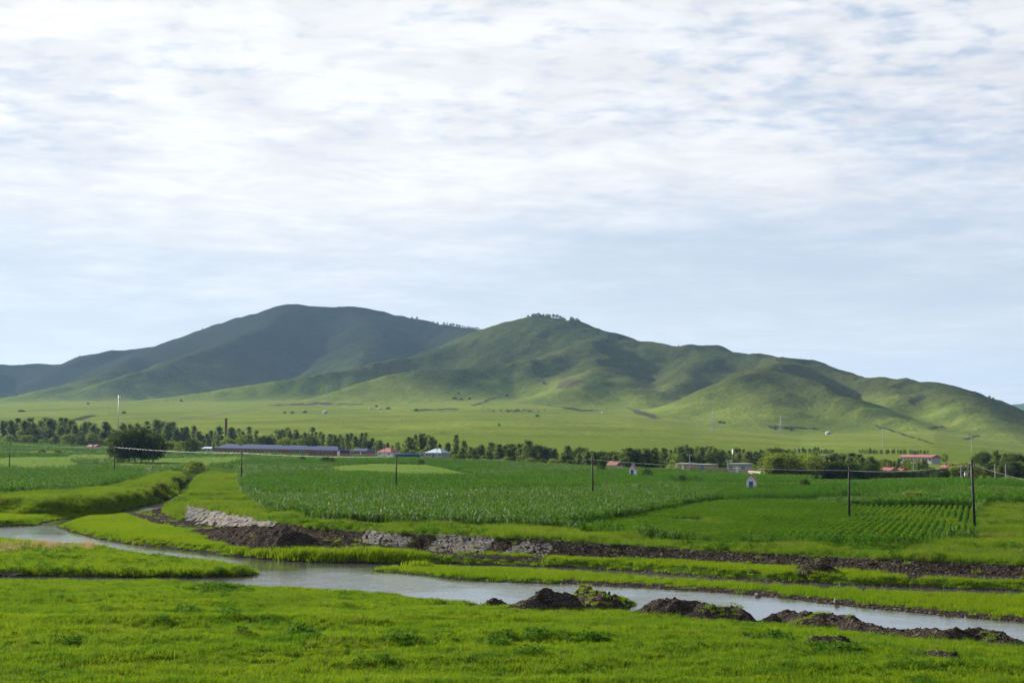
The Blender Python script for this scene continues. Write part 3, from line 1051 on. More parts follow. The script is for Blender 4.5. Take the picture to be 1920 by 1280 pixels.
# ---- meadow, islands, verge
X, Y = wedge(15, 50, 118)
Z, f, dw, px, py, soil = classify(X, Y)
isl = (sdist(X, Y, ISLE_L) < 0) | (sdist(X, Y, ISLE_R) < 0)
NY = np.interp(X, NEAR_X, NEAR_Y)
ok = (dw > 0.1) & (soil + 0.25 * rng_.normal(size=X.size) < 0.5) & (~isl) & (Y < NY + 2.5) & (Y < 118)
drift = 0.75 + 0.5 * vnoise(X / 6.0, Y / 3.0, 71) + 0.25 * rng_.random(X.size)
S = drift * (0.85 + 0.35 * vnoise(X / 1.7, Y / 1.2, 72))
scatter('meadow_grass', np.stack([X, Y, Z - 0.02], -1)[ok], S[ok], C_SHORT, 4, 'short bright green pasture grass covering the near river bank', 'grass')
# darker broad-leaved weeds in drifts over the meadow
X, Y = wedge(5.0, 50, 112)
Z, f, dw, px, py, soil = classify(X, Y)
patch = vnoise(X / 5.5, Y / 2.6, 81) * 0.65 + vnoise(X / 1.6, Y / 1.0, 82) * 0.35
spots = np.zeros(X.size)
for sx, sy, rw, rh in ((410, 1108, 85, 16), (350, 1150, 40, 9), (300, 1165, 30, 8), (430, 1154, 30, 7), (560, 1190, 60, 12), (450, 1192, 25, 8), (130, 1205, 40, 10), (760, 1205, 120, 14), (1000, 1195, 120, 12), (1110, 1203, 90, 12), (1000, 1228, 50, 8), (1560, 1222, 110, 14), (1450, 1200, 60, 10), (700, 1245, 60, 12), (1100, 1262, 70, 12), (930, 1210, 60, 8)):
    spots = np.maximum(spots, 1 - np.sqrt(((px - sx) / rw) ** 2 + ((py - sy) / rh) ** 2))
NY = np.interp(X, NEAR_X, NEAR_Y)
ok = (dw > 0.3) & (soil < 0.5) & (Y < NY + 1) & ((spots + 0.3 * rng_.normal(size=X.size) > 0.42) | (patch + 0.08 * rng_.normal(size=X.size) > 0.76))
S = (0.45 + 0.4 * rng_.random(X.size)) * (1 + 1.6 * np.clip(spots, 0, 1) ** 1.3)
scatter('meadow_weed', np.stack([X, Y, Z], -1)[ok], S[ok], C_WEED, 3, 'dark green leafy weeds in patches across the foreground pasture', 'weed')
# rank grey-green tufts
X, Y = wedge(1.2, 50, 105)
Z, f, dw, px, py, soil = classify(X, Y)
ok = (dw > 0.3) & (soil < 0.5) & (vnoise(X / 7.0, Y / 3.5, 91) > 0.52) & (Y < np.interp(X, NEAR_X, NEAR_Y))
scatter('tuft_grass', np.stack([X, Y, Z], -1)[ok], (0.5 + 0.4 * rng_.random(X.size))[ok], C_RANK, 4, 'taller greyish grass tufts scattered through the foreground pasture', 'grass')

# ---- islands and low terraces between the river and the bank
X, Y = wedge(7.0, 80, 215)
Z, f, dw, px, py, soil = classify(X, Y)
iL = sdist(X, Y, ISLE_L)
NY = np.interp(X, NEAR_X, NEAR_Y)
ok = (dw > 0.12) & (soil + 0.25 * rng_.normal(size=X.size) < 0.5) & (f < 0.9) & (Y > NY + 2.0)
S = 0.8 + 0.5 * vnoise(X / 4.0, Y / 4.0, 95) + 0.2 * rng_.random(X.size)
S = np.where(iL < -0.3, S * 1.7, S)
edge = (py > 1035) & (py < 1062) & (px > 440) & (px < 800) & (dw < 3)
S = np.where(edge, S * 2.2, S)
scatter('river_grass', np.stack([X, Y, Z - 0.02], -1)[ok], S[ok], C_ISLE, 4, 'yellow green grass on the river islands and low flats', 'grass')
# tall stalks with straw seed heads at the back of the left island
X, Y = wedge(6.0, 95, 150)
Z, f, dw, px, py, soil = classify(X, Y)
iL = sdist(X, Y, ISLE_L)
sd = np.maximum(1 - np.hypot((px - 130) / 130, (py - 1024) / 16), 1 - np.hypot((px - 10) / 60, (py - 1032) / 10))
ok = (iL < 0) & (dw > 0.1) & (sd + 0.25 * rng_.normal(size=X.size) > 0.45) & (rng_.random(X.size) < 0.35)
scatter('reed_stalk', np.stack([X, Y, Z], -1)[ok], (0.9 + 0.5 * rng_.random(X.size))[ok], C_SEED, 3, 'straw coloured seed heads on the left river island', 'reed')
ok = (iL < 0) & (dw > 0.1) & (rng_.random(X.size) < 0.28) & (px < 470)
scatter('island_weed', np.stack([X, Y, Z], -1)[ok], (0.9 + 0.9 * rng_.random(X.size))[ok], C_WEED, 3, 'dark leafy growth among the tall grass of the left island', 'weed')

# ---- verge and rank grass on the banks and between the fields
X, Y = wedge(3.2, 85, 345)
Z, f, dw, px, py, soil = classify(X, Y)
vg = in_poly(px, py, VERGE)
lip = (f > 0.05) & (f < 0.97) & (px < 345)
ok = (dw > 0.2) & (((f > 0.93) & vg) | lip)
S = (0.55 + 1.1 * vnoise(X / 3.5, Y / 3.5, 97)) * (1 + np.clip((Y - 150) / 300, 0, 0.6))
scatter('verge_grass', np.stack([X, Y, Z - 0.03], -1)[ok], S[ok], C_RANK, 4, 'rough grass along the creek banks and the field margin', 'grass')
ok2 = ok & (rng_.random(X.size) < 0.22) & (vnoise(X / 6.0, Y / 6.0, 98) > 0.50)
scatter('verge_weed', np.stack([X, Y, Z], -1)[ok2], (1.0 + 1.3 * rng_.random(X.size))[ok2], C_WEED, 3, 'darker weeds growing in the rough field margin', 'weed')

# ---- crops
def tall(S):
    return np.stack([S, S, np.where(S > 1.3, 0.8, np.minimum(S, 1.15))], -1)


CROPS = {'maize_l': [], 'maize_m': [], 'pale': [], 'maize': [], 'millet': []}
scl = {k: [] for k in CROPS}
for dens, y0, y1, sc in ((4.6, 112, 205, 1.0), (2.1, 205, 345, 1.12), (0.55, 345, 560, 1.5), (0.22, 560, 965, 2.0)):
    X, Y = wedge(dens, y0, y1)
    Z, f, dw, px, py, soil = classify(X, Y)
    pxc = np.clip(px, -900, 2900)
    base = (f > 0.97) & (dw > 1.5) & (soil < 0.5) & (~in_poly(px, py, VERGE)) & (Y < np.interp(pxc, E_PX, E_Y) - 4)
    u = rng_.random(X.size)
    zone = {}
    zone['millet'] = in_poly(px, py, P_MILLET_A) | in_poly(px, py, P_MILLET_B)
    zone['maize_l'] = in_poly(px, py, P_MAIZE_L)
    zone['maize_m'] = in_poly(px, py, P_MAIZE_M)
    zone['pale'] = in_poly(px, py, P_PALE)
    soyz = in_poly(px, py, P_SOY)
    anyz = soyz.copy()
    for k in ('millet', 'maize_l', 'maize_m', 'pale'):
        anyz |= zone[k]
    zone['maize'] = ~anyz
    gl = (px < 215) & (py > 846) & (py < 880) & (vnoise(px / 90.0, py / 5.0, 113) > 0.40)
    zone['millet'] |= gl & zone['maize']
    zone['maize'] &= ~gl
    # plots of slightly different growth in the wide fields
    plot = vnoise(px / 160.0, py / 9.0, 111)
    grow = np.where(zone['maize'], 0.55 + 0.6 * plot, 1.0)
    thin = np.where(zone['maize'], plot > 0.22, True)
    for k in CROPS:
        m = base & zone[k] & thin
        CROPS[k].append(np.stack([X, Y, Z], -1)[m])
        scl[k].append((sc * (0.85 + 0.3 * u) * grow)[m])
for k, cc, nn, nm, lb in (('maize_l', C_MAIZE, 5, 'maize_crop', 'deep green maize standing left of the creek'),
                          ('maize_m', C_MAIZE, 5, 'maize_crop', 'deep green maize strip in the middle of the plain'),
                          ('pale', C_PALE, 5, 'maize_crop', 'pale glossy broad leaved crop at the front of the right field'),
                          ('maize', C_MAIZE, 5, 'maize_crop', 'wide maize fields stretching back to the tree line'),
                          ('millet', C_MILLET, 3, 'millet_crop', 'pale yellow green millet plots among the maize')):
    P = np.concatenate(CROPS[k]); S = np.concatenate(scl[k])
    pk = None
    if k == 'maize':
        # some plots carry the paler variety
        pxx, pyy = proj(P[:, 0], P[:, 1], P[:, 2])
        pale = (vnoise(pxx / 210.0, pyy / 11.0, 117) + 0.06 * rng_.normal(size=len(P))) > 0.47
        scatter('maize_crop', P[pale], tall(S[pale]), C_PALE, 5, 'paler maize plots across the far fields', 'crop')
        P, S = P[~pale], S[~pale]
    scatter(nm, P, tall(S), cc, nn, lb, 'crop')
# beans in rows that run away to the right
ang = math.atan2((1835 - 960), FPX)
dirr = np.array([math.sin(ang), math.cos(ang)]); perp = np.array([dirr[1], -dirr[0]])
uu, vv = np.meshgrid(np.arange(-130, 60, 0.72), np.arange(60, 220, 0.34))
uu = uu.ravel(); vv = vv.ravel() + rng_.uniform(-0.1, 0.1, uu.size); uu = uu + rng_.normal(0, 0.05, uu.size)
X = uu * perp[0] + vv * dirr[0]; Y = uu * perp[1] + vv * dirr[1]
k_ = (Y > 100) & (Y < 220)
X, Y = X[k_], Y[k_]
Z, f, dw, px, py, soil = classify(X, Y)
gap = vnoise(X / 7.0, Y / 7.0, 121)
ok = in_poly(px, py, P_SOY) & (f > 0.97) & (gap > 0.14)
scatter('bean_crop', np.stack([X, Y, Z], -1)[ok], ((0.72 + 0.35 * rng_.random(X.size)) * (0.75 + 0.4 * gap))[ok], C_SOY, 4, 'low bean plants in rows at the right of the field', 'crop')
# weeds between the rows
X, Y = wedge(1.4, 105, 190)
Z, f, dw, px, py, soil = classify(X, Y)
ok = in_poly(px, py, P_SOY) & (vnoise(X / 6.0, Y / 6.0, 123) > 0.70)
scatter('row_grass', np.stack([X, Y, Z], -1)[ok], (0.7 + 0.5 * rng_.random(X.size))[ok], C_RANK, 4, 'grass grown up between the bean rows', 'grass')

# ---- clods and gravel on bare ground
X, Y = wedge(9.0, 62, 200)
Z, f, dw, px, py, soil = classify(X, Y)
stony = ((px > 352) & (px < 520)) | ((px > 690) & (px < 775)) | ((px > 822) & (px < 930)) | ((px > 962) & (px < 1042))
ok = (soil > 0.6) & (dw > 0.05) & (Y > np.interp(X, NEAR_X, NEAR_Y)) & (f > 0.01) & ~(stony & (f > 0.05))
scatter('soil_clod', np.stack([X, Y, Z], -1)[ok], (0.08 + 0.22 * rng_.random(X.size) ** 2)[ok], C_CLOD, 4, 'dark broken soil clods on the bare field bank', 'soil', 0.6)
X, Y = wedge(5.0, 62, 200)
Z, f, dw, px, py, soil = classify(X, Y)
ok = (soil > 0.5) & (dw > -0.5) & (rng_.random(X.size) < np.where(f > 0.01, 0.25, 0.8))
scatter('gravel', np.stack([X, Y, Z], -1)[ok], (0.05 + 0.20 * rng_.random(X.size) ** 3)[ok], C_PEB, 5, 'grey pebbles and small stones along the muddy water edge', 'gravel', 0.5)

# ------------------------------------------------------------------ stone revetment on the field bank
def stone_shapes(n):
    out = []
    for i in range(n):
        rr = random.Random(500 + i)
        k = rr.choice((5, 6, 6, 7))
        a0 = rr.uniform(0, 6.28)
        ring = []
        for j in range(k):
            a = a0 + 2 * math.pi * (j + rr.uniform(-0.28, 0.28)) / k
            r = rr.uniform(0.82, 1.12)
            ring.append((math.cos(a) * r * 0.5, math.sin(a) * r * 0.5))
        V = [(x, y, -0.5) for x, y in ring] + [(x, y, 0.30 + rr.uniform(-0.08, 0.08)) for x, y in ring] + [(x * 0.72, y * 0.72, 0.5 + rr.uniform(-0.06, 0.06)) for x, y in ring]
        F = []
        for b in (0, k):
            for j in range(k):
                F.append((b + j, b + (j + 1) % k, b + k + (j + 1) % k, b + k + j))
        F.append(tuple(2 * k + j for j in range(k)))
        me = bpy.data.meshes.new('stone')
        me.from_pydata(V, [], F)
        me.materials.append(M['stone'])
        out.append(me)
    return out


STONES = stone_shapes(14)


def top_arc():
    P = np.array(TOPR); d = np.r_[0, np.cumsum(np.hypot(*np.diff(P, axis=0).T))]
    return P, d


TP, TD = top_arc()


def top_at(s):
    x = np.interp(s, TD, TP[:, 0]); y = np.interp(s, TD, TP[:, 1])
    x2 = np.interp(s + 0.5, TD, TP[:, 0]); y2 = np.interp(s + 0.5, TD, TP[:, 1])
    t = np.array([x2 - x, y2 - y]); t /= np.hypot(*t) + 1e-9
    return np.array([x, y]), t


TPX = proj(TP[:, 0], TP[:, 1], np.full(len(TP), 1.7))[0]


def revetment(label, px0, px1, cover, seed, sx=0.50, slant=0.0):
    """loose stone pitching between two pixel columns of the bank; each stone is a part"""
    rr = random.Random(seed)
    first = int(np.argmin(TPX))
    s0 = float(np.interp(px0, TPX[first:], TD[first:])); s1 = float(np.interp(px1, TPX[first:], TD[first:]))
    c, t = top_at((s0 + s1) / 2)
    root = empty('stone_revetment', (float(c[0]), float(c[1]), 1.0))
    tag(root, label, 'stone bank', 'stone pitching on the field bank')
    n = 0
    s = s1
    rv = []; rf = []
    while s > s0:
        p, t = top_at(s)
        dn = np.array([t[1], -t[0]])
        wR = 1.9 + 1.6 * float(sstep(-20, -50, p[0]))
        zt = gz(*(p - dn * 0.4)); zf = gz(*(p + dn * (wR + 0.1)))
        v = 0.06
        while v < 0.96:
            rel = (s - s0) / (s1 - s0)
            q = p + dn * wR * v + t * (rr.uniform(-0.12, 0.12) + slant * v)
            if rr.random() < cover(rel, v):
                z = zt + (zf - zt) * v
                slope = math.atan2(zt - zf, wR)
                nrm_ = Vector((dn[0] * math.sin(slope), dn[1] * math.sin(slope), math.cos(slope)))
                nrm_ = (nrm_ + Vector((rr.gauss(0, .06), rr.gauss(0, .06), rr.gauss(0, .05)))).normalized()
                ax = Vector((t[0], t[1], 0)) * math.cos(0.6) + Vector((dn[0], dn[1], -math.tan(slope))) * math.sin(rr.uniform(-0.2, 1.2))
                ax = (ax - nrm_ * ax.dot(nrm_)).normalized()
                bx = nrm_.cross(ax)
                R3 = Matrix((ax, bx, nrm_)).transposed().to_4x4()
                k = rr.uniform(0.75, 1.35) * sx
                mb = Matrix.Translation((q[0] - float(c[0]), q[1] - float(c[1]), z + rr.uniform(0.00, 0.06) - 1.0)) @ R3 @ Matrix.Diagonal((k * rr.uniform(1.1, 1.7), k * rr.uniform(0.55, 0.85), rr.uniform(0.07, 0.12), 1))
                sm = rr.choice(STONES)
                if n < 295:
                    o = bpy.data.objects.new('stone', sm)
                    col.objects.link(o)
                    o.parent = root
                    o.matrix_basis = mb
                else:
                    b0 = len(rv)
                    rv += [tuple(mb @ q_.co) for q_ in sm.vertices]
                    rf += [tuple(b0 + i_ for i_ in f_.vertices) for f_ in sm.polygons]
                n += 1
            v += sx * 0.62 / (wR * 1.2) * rr.uniform(0.85, 1.15)
        s -= sx * 0.78 * rr.uniform(0.85, 1.15)
    if rv:
        me = bpy.data.meshes.new('far_stones'); me.from_pydata(rv, [], rf); me.materials.append(M['stone'])
        o = mesh_obj('stone_course', me, None, root); o['kind'] = 'stuff'
    return root


revetment('long curved stone pitching where the field bank turns up the creek', 352, 520, lambda r, v: 0.97 if v < 0.95 - 0.3 * r else 0.4, 1, 0.66)
revetment('leftmost of three loose stone patches on the dark field bank', 690, 775, lambda r, v: 0.95 if abs(v - 0.45 - 0.35 * (r - 0.4)) < 0.42 else 0.15, 2, 0.50)
revetment('largest grey and pink stone patch in the middle of the field bank', 822, 930, lambda r, v: 0.97 if abs(v - 0.5) < 0.46 else 0.3, 3, 0.52)
revetment('rightmost loose stone patch on the dark field bank', 962, 1042, lambda r, v: 0.92 if v > 0.75 - 1.1 * r and v > r - 0.62 else 0.06, 4, 0.46)

# ------------------------------------------------------------------ earth mounds
MOUND_WEEDS = []; MOUND_GRASS = []


def mound(label, bumps, seed, pebbles=True, weeds=0.15, cat='mound', group=None, cell=0.14):
    """bumps: (px, crest_py, base_py, half width px, half depth m)"""
    B = []
    for (px, cpy, bpy_, hw, hd) in bumps:
        x0, y0, z0 = hit(px, bpy_)
        yc = y0 + hd * 0.8
        xc, _, zc = at(px, cpy, yc)
        B.append((xc, yc, zc, hw * 0.92 / FPX * yc, hd))
    if len(B) > 1:
        Q = []
        for a_, c_ in zip(B[:-1], B[1:]):
            for q_ in range(6):
                Q.append(tuple(u_ + (v_ - u_) * q_ / 6 for u_, v_ in zip(a_, c_)))
        B = Q + [B[-1]]
    x0 = min(b[0] - b[3] for b in B) - 0.4; x1 = max(b[0] + b[3] for b in B) + 0.4
    y0 = min(b[1] - b[4] for b in B) - 0.4; y1 = max(b[1] + b[4] for b in B) + 0.4
    gx, gy = np.meshgrid(np.arange(x0, x1, cell), np.arange(y0, y1, cell))
    g = G(gx, gy)
    wx = gx + 0.35 * fbm(gx / 0.9, gy / 0.9, 3, seed); wy = gy + 0.35 * fbm(gx / 0.9, gy / 0.9, 3, seed + 5)
    H = np.full(gx.shape, -1.0); RM = np.full(gx.shape, 9.0)
    for (xc, yc, zc, rx, ry) in B:
        gc = gz(xc, yc)
        r = np.sqrt(((wx - xc) / rx) ** 2 + ((wy - yc) / ry) ** 2)
        h = gc + (zc - gc) * np.clip(1.02 - r ** 1.25 * 1.02, -1, 1) - g
        H = np.maximum(H, np.where(r < 1.15, h, -1.0)); RM = np.minimum(RM, r)
    amp = np.clip(H * 1.4, 0, 1)
    Zm = g + H + amp * (0.30 * fbm(gx / 0.8, gy / 0.8, 4, seed + 9, 0.6) + 0.05 * fbm(gx / 0.16, gy / 0.16, 2, seed + 13)) - 0.06
    keep = H > -0.10
    n, k = gx.shape
    idx = np.arange(n * k).reshape(n, k)
    F = np.stack([idx[:-1, :-1].ravel(), idx[:-1, 1:].ravel(), idx[1:, 1:].ravel(), idx[1:, :-1].ravel()], -1)
    F = F[keep.ravel()[F].all(axis=1)]
    used = np.unique(F); remap = -np.ones(n * k, int); remap[used] = np.arange(len(used))
    V = np.stack([gx.ravel(), gy.ravel(), Zm.ravel()], -1)[used]
    cxm, cym = V[:, 0].mean(), V[:, 1].mean(); czm = gz(cxm, cym)
    root = empty('earth_mound', (cxm, cym, czm))
    tag(root, label, cat, group)
    o = mesh_obj('heap', np_mesh('heap', V - np.array([cxm, cym, czm]), remap[F], True), M['soil'], root)
    if pebbles:
        hv = H.ravel()[used]
        pick = np.nonzero(hv > 0.06)[0]
        pick = rng_.choice(pick, min(len(pick), int(len(pick) * 0.06) + 8), replace=False)
        scatter('rubble', V[pick] - np.array([cxm, cym, czm]), 0.04 + 0.16 * rng_.random(len(pick)) ** 3, C_PEB, 5, None, None, 0.6, root)
        pick = rng_.choice(np.nonzero(hv > 0.02)[0], int((hv > 0.02).sum() * 0.10) + 8, replace=False)
        scatter('clod', V[pick] - np.array([cxm, cym, czm]), 0.07 + 0.18 * rng_.random(len(pick)) ** 2, C_CLOD, 4, None, None, 0.6, root)
    hv = H.ravel()[used]
    wv = (vnoise(V[:, 0] / 0.9, V[:, 1] / 0.9, seed + 31) > 1 - weeds * 2.2) & (hv > 0.0) & (rng_.random(len(V)) < 0.16)
    MOUND_GRASS.append(V[wv])
    edge = (hv < 0.12) & (rng_.random(len(V)) < 0.18)
    MOUND_GRASS.append(V[edge])
    return root


MG = 'dark spoil heaps along the river bank'
mound('small dark earth heap left of the large mound by the river', [(928, 1118, 1136, 34, 1.0)], 1, weeds=0.03, group=MG)
mound('tallest dark earth mound on the near river bank', [(1022, 1103, 1146, 72, 1.9), (985, 1122, 1146, 44, 1.4), (1062, 1108, 1144, 50, 1.7)], 2, weeds=0.08, group=MG)
mound('earth mound with grass tufts right of the tallest mound', [(1095, 1096, 1142, 42, 1.7), (1130, 1110, 1147, 52, 1.8), (1172, 1118, 1146, 42, 1.5)], 3, weeds=0.30, group=MG)
mound('long gravelly spoil bank in the middle of the near river shore', [(1205, 1138, 1152, 40, 1.0), (1240, 1120, 1156, 62, 1.8), (1300, 1121, 1160, 60, 1.8), (1362, 1136, 1166, 62, 1.6), (1400, 1140, 1168, 24, 1.0)], 4, weeds=0.16, group=MG)
mound('spoil bank with stones on its crest before the right river bend', [(1430, 1160, 1172, 40, 0.9), (1470, 1144, 1172, 60, 1.5), (1530, 1146, 1180, 62, 1.6), (1580, 1152, 1184, 44, 1.4), (1625, 1166, 1190, 48, 1.1), (1680, 1178, 1194, 50, 0.9)], 5, weeds=0.12, group=MG)
mound('low gravelly spoil bank at the far right of the near shore', [(1680, 1177, 1196, 70, 1.2), (1790, 1172, 1206, 56, 1.4), (1842, 1176, 1210, 34, 1.2), (1890, 1190, 1216, 60, 1.0)], 6, weeds=0.10, group=MG)
mound('low dark earth heap in the grass below the middle spoil bank', [(1410, 1188, 1202, 46, 0.9), (1450, 1190, 1203, 30, 0.8)], 7, weeds=0.05, group=MG)
mound('rounded dark earth heap in the grass below the stony spoil bank', [(1530, 1190, 1214, 52, 1.1), (1575, 1187, 1214, 40, 1.1)], 8, weeds=0.06, group=MG)
mound('isolated gravelly heap in the grass at the right foreground', [(1728, 1214, 1232, 36, 0.8), (1772, 1215, 1240, 36, 0.9)], 9, weeds=0.06, group=MG)
mound('smooth dark heap at the foot of the field bank beyond the river', [(1530, 1049, 1074, 56, 1.5)], 10, weeds=0.0, group=MG)
mound('broad eroded earth bank below the curved stone pitching', [(385, 990, 1000, 60, 2.4), (450, 985, 1016, 60, 2.7), (500, 984, 1027, 60, 2.6), (545, 990, 1031, 55, 2.4), (590, 1009, 1033, 52, 1.9), (650, 1024, 1036, 70, 1.2)], 11, weeds=0.05, cat='earth bank', cell=0.2)
mound('narrow dark soil ridge right of the eroded earth bank', [(600, 1006, 1018, 50, 1.2), (660, 1013, 1026, 60, 1.2), (720, 1020, 1032, 60, 1.0)], 12, weeds=0.10, cat='earth bank', cell=0.2)
mound('small brown dirt heap among the maize left of the right shrine', [(1319, 913, 921, 8, 0.9)], 13, pebbles=False, weeds=0.0)
P = np.concatenate(MOUND_GRASS)
scatter('heap_grass', P, 0.4 + 0.5 * rng_.random(len(P)), C_ISLE, 4, 'grass tufts growing on and around the spoil heaps', 'grass')

# single rocks
ROCKS = [rock_mesh('rock', 40 + i, 0.7) for i in range(4)]
for me in ROCKS:
    me.materials.append(M['stone'])


ROCKS_D = [q.copy() for q in ROCKS]
for me in ROCKS_D:
    me.materials.clear(); me.materials.append(M['gravel'])


def rock(px, py, wpx, label, k, lift=0.0):
    x, y, z = hit(px, py)
    o = mesh_obj('rock', (ROCKS_D if 'dark' in label or 'brown' in label else ROCKS)[k % 4])
    s_ = wpx / FPX * y
    o.location = (x, y, z + s_ * 0.22 + lift)
    o.scale = (s_, s_ * 0.9, s_)
    o.rotation_euler = (0.2 * k, 0.1, 1.3 * k)
    tag(o, label, 'rock', 'single rocks near the river')


rock(1133, 1176, 11, 'small brown rock alone in the foreground grass', 0)
rock(1792, 1186, 20, 'grey boulder on the far right spoil bank', 1, 0.02)
rock(1556, 1152, 13, 'dark rock beside the water at the spoil bank crest', 2, 0.05)
rock(1420, 1121, 16, 'dark stone lying in the shallows off the gravel bar', 3)
rock(1568, 1131, 14, 'flat dark stone standing in the middle of the right channel', 4)
rock(1410, 1072, 9, 'pale stone below the dark field bank beyond the river', 5)
rock(1762, 1080, 6, 'small upright pale stone under the right end of the field bank', 6)
rock(1650, 1160, 12, 'small dark rock at the near edge of the right channel', 7)

# brushwood at the left edge
bx, by, bz = hit(14, 1082)
root = empty('brushwood_pile', (bx, by, bz)); tag(root, 'bundle of bare grey branches on the bank at the left edge', 'branches')
for i in range(9):
    a = R_.uniform(-0.5, 0.5); L = R_.uniform(0.8, 1.9)
    x = R_.uniform(-0.9, 0.9); y = R_.uniform(-0.3, 0.3)
    MB().tube([(x - L / 2, y - a, 0.05), (x, y, 0.16 + R_.uniform(0, 0.12)), (x + L / 2, y + a * 0.6, 0.08 + R_.uniform(0, 0.35))], [0.035, 0.03, 0.012], 5).build('branch', M['bark'], root)

# ------------------------------------------------------------------ trees
def crown_mesh(name, kind, seed, mat, n_clump, per, leaf):
    global R_
    R_ = random.Random(seed)
    V, F = [], []
    cl = []
    for _ in range(n_clump):
        a = R_.uniform(0, 6.283)
        t = R_.random()
        if kind == 'poplar':                   # tall, several leaders
            z = 1.2 + 8.6 * t
            rmax = 2.0 * (math.sin(min(1, (t + 0.10) * 0.95) * math.pi) ** 0.6) * (1 - 0.45 * t)
            r = rmax * R_.uniform(0.25, 1.0) ** 0.7
            sp = 0.42
        elif kind == 'column':
            z = 0.6 + 9.2 * t
            rmax = 1.25 * (1 - t ** 2.2) + 0.15
            r = rmax * R_.uniform(0.2, 1.0) ** 0.7
            sp = 0.36
        elif kind == 'round':
            z = 2.2 + 7.4 * t
            u = (t - 0.45) / 0.55
            rmax = 4.6 * math.sqrt(max(0.05, 1 - u * u))
            r = rmax * R_.uniform(0.45, 1.0) ** 0.6
            sp = 0.62
        elif kind == 'willow':                 # many upright stems from the ground, ragged top
            z = 0.5 + 8.8 * t
            rmax = 2.6 * (0.55 + 0.9 * math.sin(t * 2.6)) * (1 - 0.35 * t)
            r = rmax * R_.uniform(0.3, 1.0)
            sp = 0.5
        else:                                  # bush
            z = 0.5 + 8.6 * t
            u = (t - 0.3) / 0.72
            rmax = 6.2 * math.sqrt(max(0.05, 1 - u * u))
            r = rmax * R_.uniform(0.3, 1.0) ** 0.6
            sp = 0.8
        cl.append((r * math.cos(a) + R_.gauss(0, 0.15), r * math.sin(a), z, sp * R_.uniform(0.7, 1.35)))
    for (x, y, z, sp) in cl:
        for _ in range(per):
            leaf_quad(V, F, (x + R_.gauss(0, sp), y + R_.gauss(0, sp), z + R_.gauss(0, sp * 0.9)), leaf, 0.7, 0.3)
    me = bpy.data.meshes.new(name)
    me.from_pydata(V, [], F)
    me.materials.append(mat)
    return me, cl


def trunk_mesh(name, kind, cl, seed, h=10.0):
    rr = random.Random(seed)
    b = MB()
    if kind in ('willow', 'bush'):
        for i in range(9):
            c = rr.choice(cl)
            b.tube([(rr.uniform(-.4, .4), rr.uniform(-.4, .4), -0.4), (c[0] * 0.4, c[1] * 0.4, c[2] * 0.5), (c[0] * 0.9, c[1] * 0.9, c[2])], [0.12, 0.08, 0.03], 5)
    else:
        top = 9.2 if kind in ('poplar', 'column') else 6.5
        b.tube([(0, 0, -0.4), (0.06, 0.03, top * 0.4), (0.0, 0.08, top * 0.75), (0.04, 0, top)], [0.26, 0.2, 0.12, 0.03], 7)
        for i in range(8):
            c = rr.choice(cl)
            zz = max(1.0, c[2] - 1.6 - rr.random())
            b.tube([(0, 0, zz), (c[0] * 0.5, c[1] * 0.5, (zz + c[2]) * 0.52), (c[0], c[1], c[2])], [0.09, 0.06, 0.02], 5)
    me = bpy.data.meshes.new(name)
    me.from_pydata(b.v, [], b.f)
    me.materials.append(M['bark'])
    return me


PROTO = {}


def proto(kind, mat, n, n_clump, per, leaf, key=None):
    L = []
    for i in range(n):
        cm, cl = crown_mesh('crown', kind, 1000 + 37 * i + hash_(kind + (key or '')), M[mat], n_clump, per, leaf)
        L.append((cm, trunk_mesh('trunk', kind, cl, 77 + i)))
    PROTO[key or kind] = L


def hash_(s_):
    return sum(ord(c) * (i + 3) for i, c in enumerate(s_))


proto('poplar', 'poplar', 5, 70, 22, 0.62)
proto('column', 'poplar', 4, 60, 18, 0.55)
proto('round', 'darkleaf', 4, 110, 26, 0.62)
proto('round', 'willow', 3, 100, 22, 0.62, 'roundpale')
proto('willow', 'willow', 4, 90, 22, 0.50)
proto('bush', 'darkleaf', 3, 90, 20, 0.95)
proto('bush', 'willow', 3, 90, 20, 0.95, 'palebush')


def tree(kind, x, y, h, label, group, wsc=1.0, name=None, cat='tree', pick=None, z=None):
    L = PROTO[kind]
    cm, tm = L[R_.randrange(len(L)) if pick is None else pick % len(L)]
    z = gz(x, y) if z is None else z
    r = empty(name or 'tree', (x, y, z), R_.uniform(0, 6.28))
    s_ = h / 10.0
    r.scale = (s_ * wsc, s_ * wsc, s_)
    tag(r, label, cat, group)
    mesh_obj('trunk', tm, None, r)
    mesh_obj('crown', cm, None, r)
    return r


R_ = random.Random(5)


def belt(kinds, n, px0, px1, Y0, Y1, top, jit, label, group, name='poplar_tree', wsc=1.0, ydepth=40):
    """a belt of trees between two pixel columns; top gives the crown line in the photograph"""
    items = []
    for i in range(n):
        t = (i + R_.uniform(0.1, 0.9)) / n
        px = px0 + (px1 - px0) * t
        y = Y0 + (Y1 - Y0) * t + R_.uniform(0, ydepth)
        x = (px - 960) / FPX * y
        tp = np.interp(px, [q[0] for q in top], [q[1] for q in top]) + R_.uniform(-0.45, 1.5) * jit
        z = gz(x, y)
        zt = at(px, tp, y)[2]
        h = max(2.5, zt - z)
        kd = R_.choice(kinds)
        items.append((kd, x, y, h, px))
    tallest = max(range(n), key=lambda q: items[q][3])
    for i, (kd, x, y, h, px) in enumerate(items):
        pre = 'leftmost ' if i == 0 else 'rightmost ' if i == n - 1 else 'tallest ' if i == tallest else ''
        nm = name if name != 'poplar_tree' else {'round': 'broadleaf_tree', 'roundpale': 'broadleaf_tree', 'willow': 'willow_tree'}.get(kd, name)
        tree(kd, x, y, h, pre + label, group, wsc * R_.uniform(1.2, 1.65) * (0.75 if kd in ('round', 'roundpale', 'bush') else 1.0), nm)


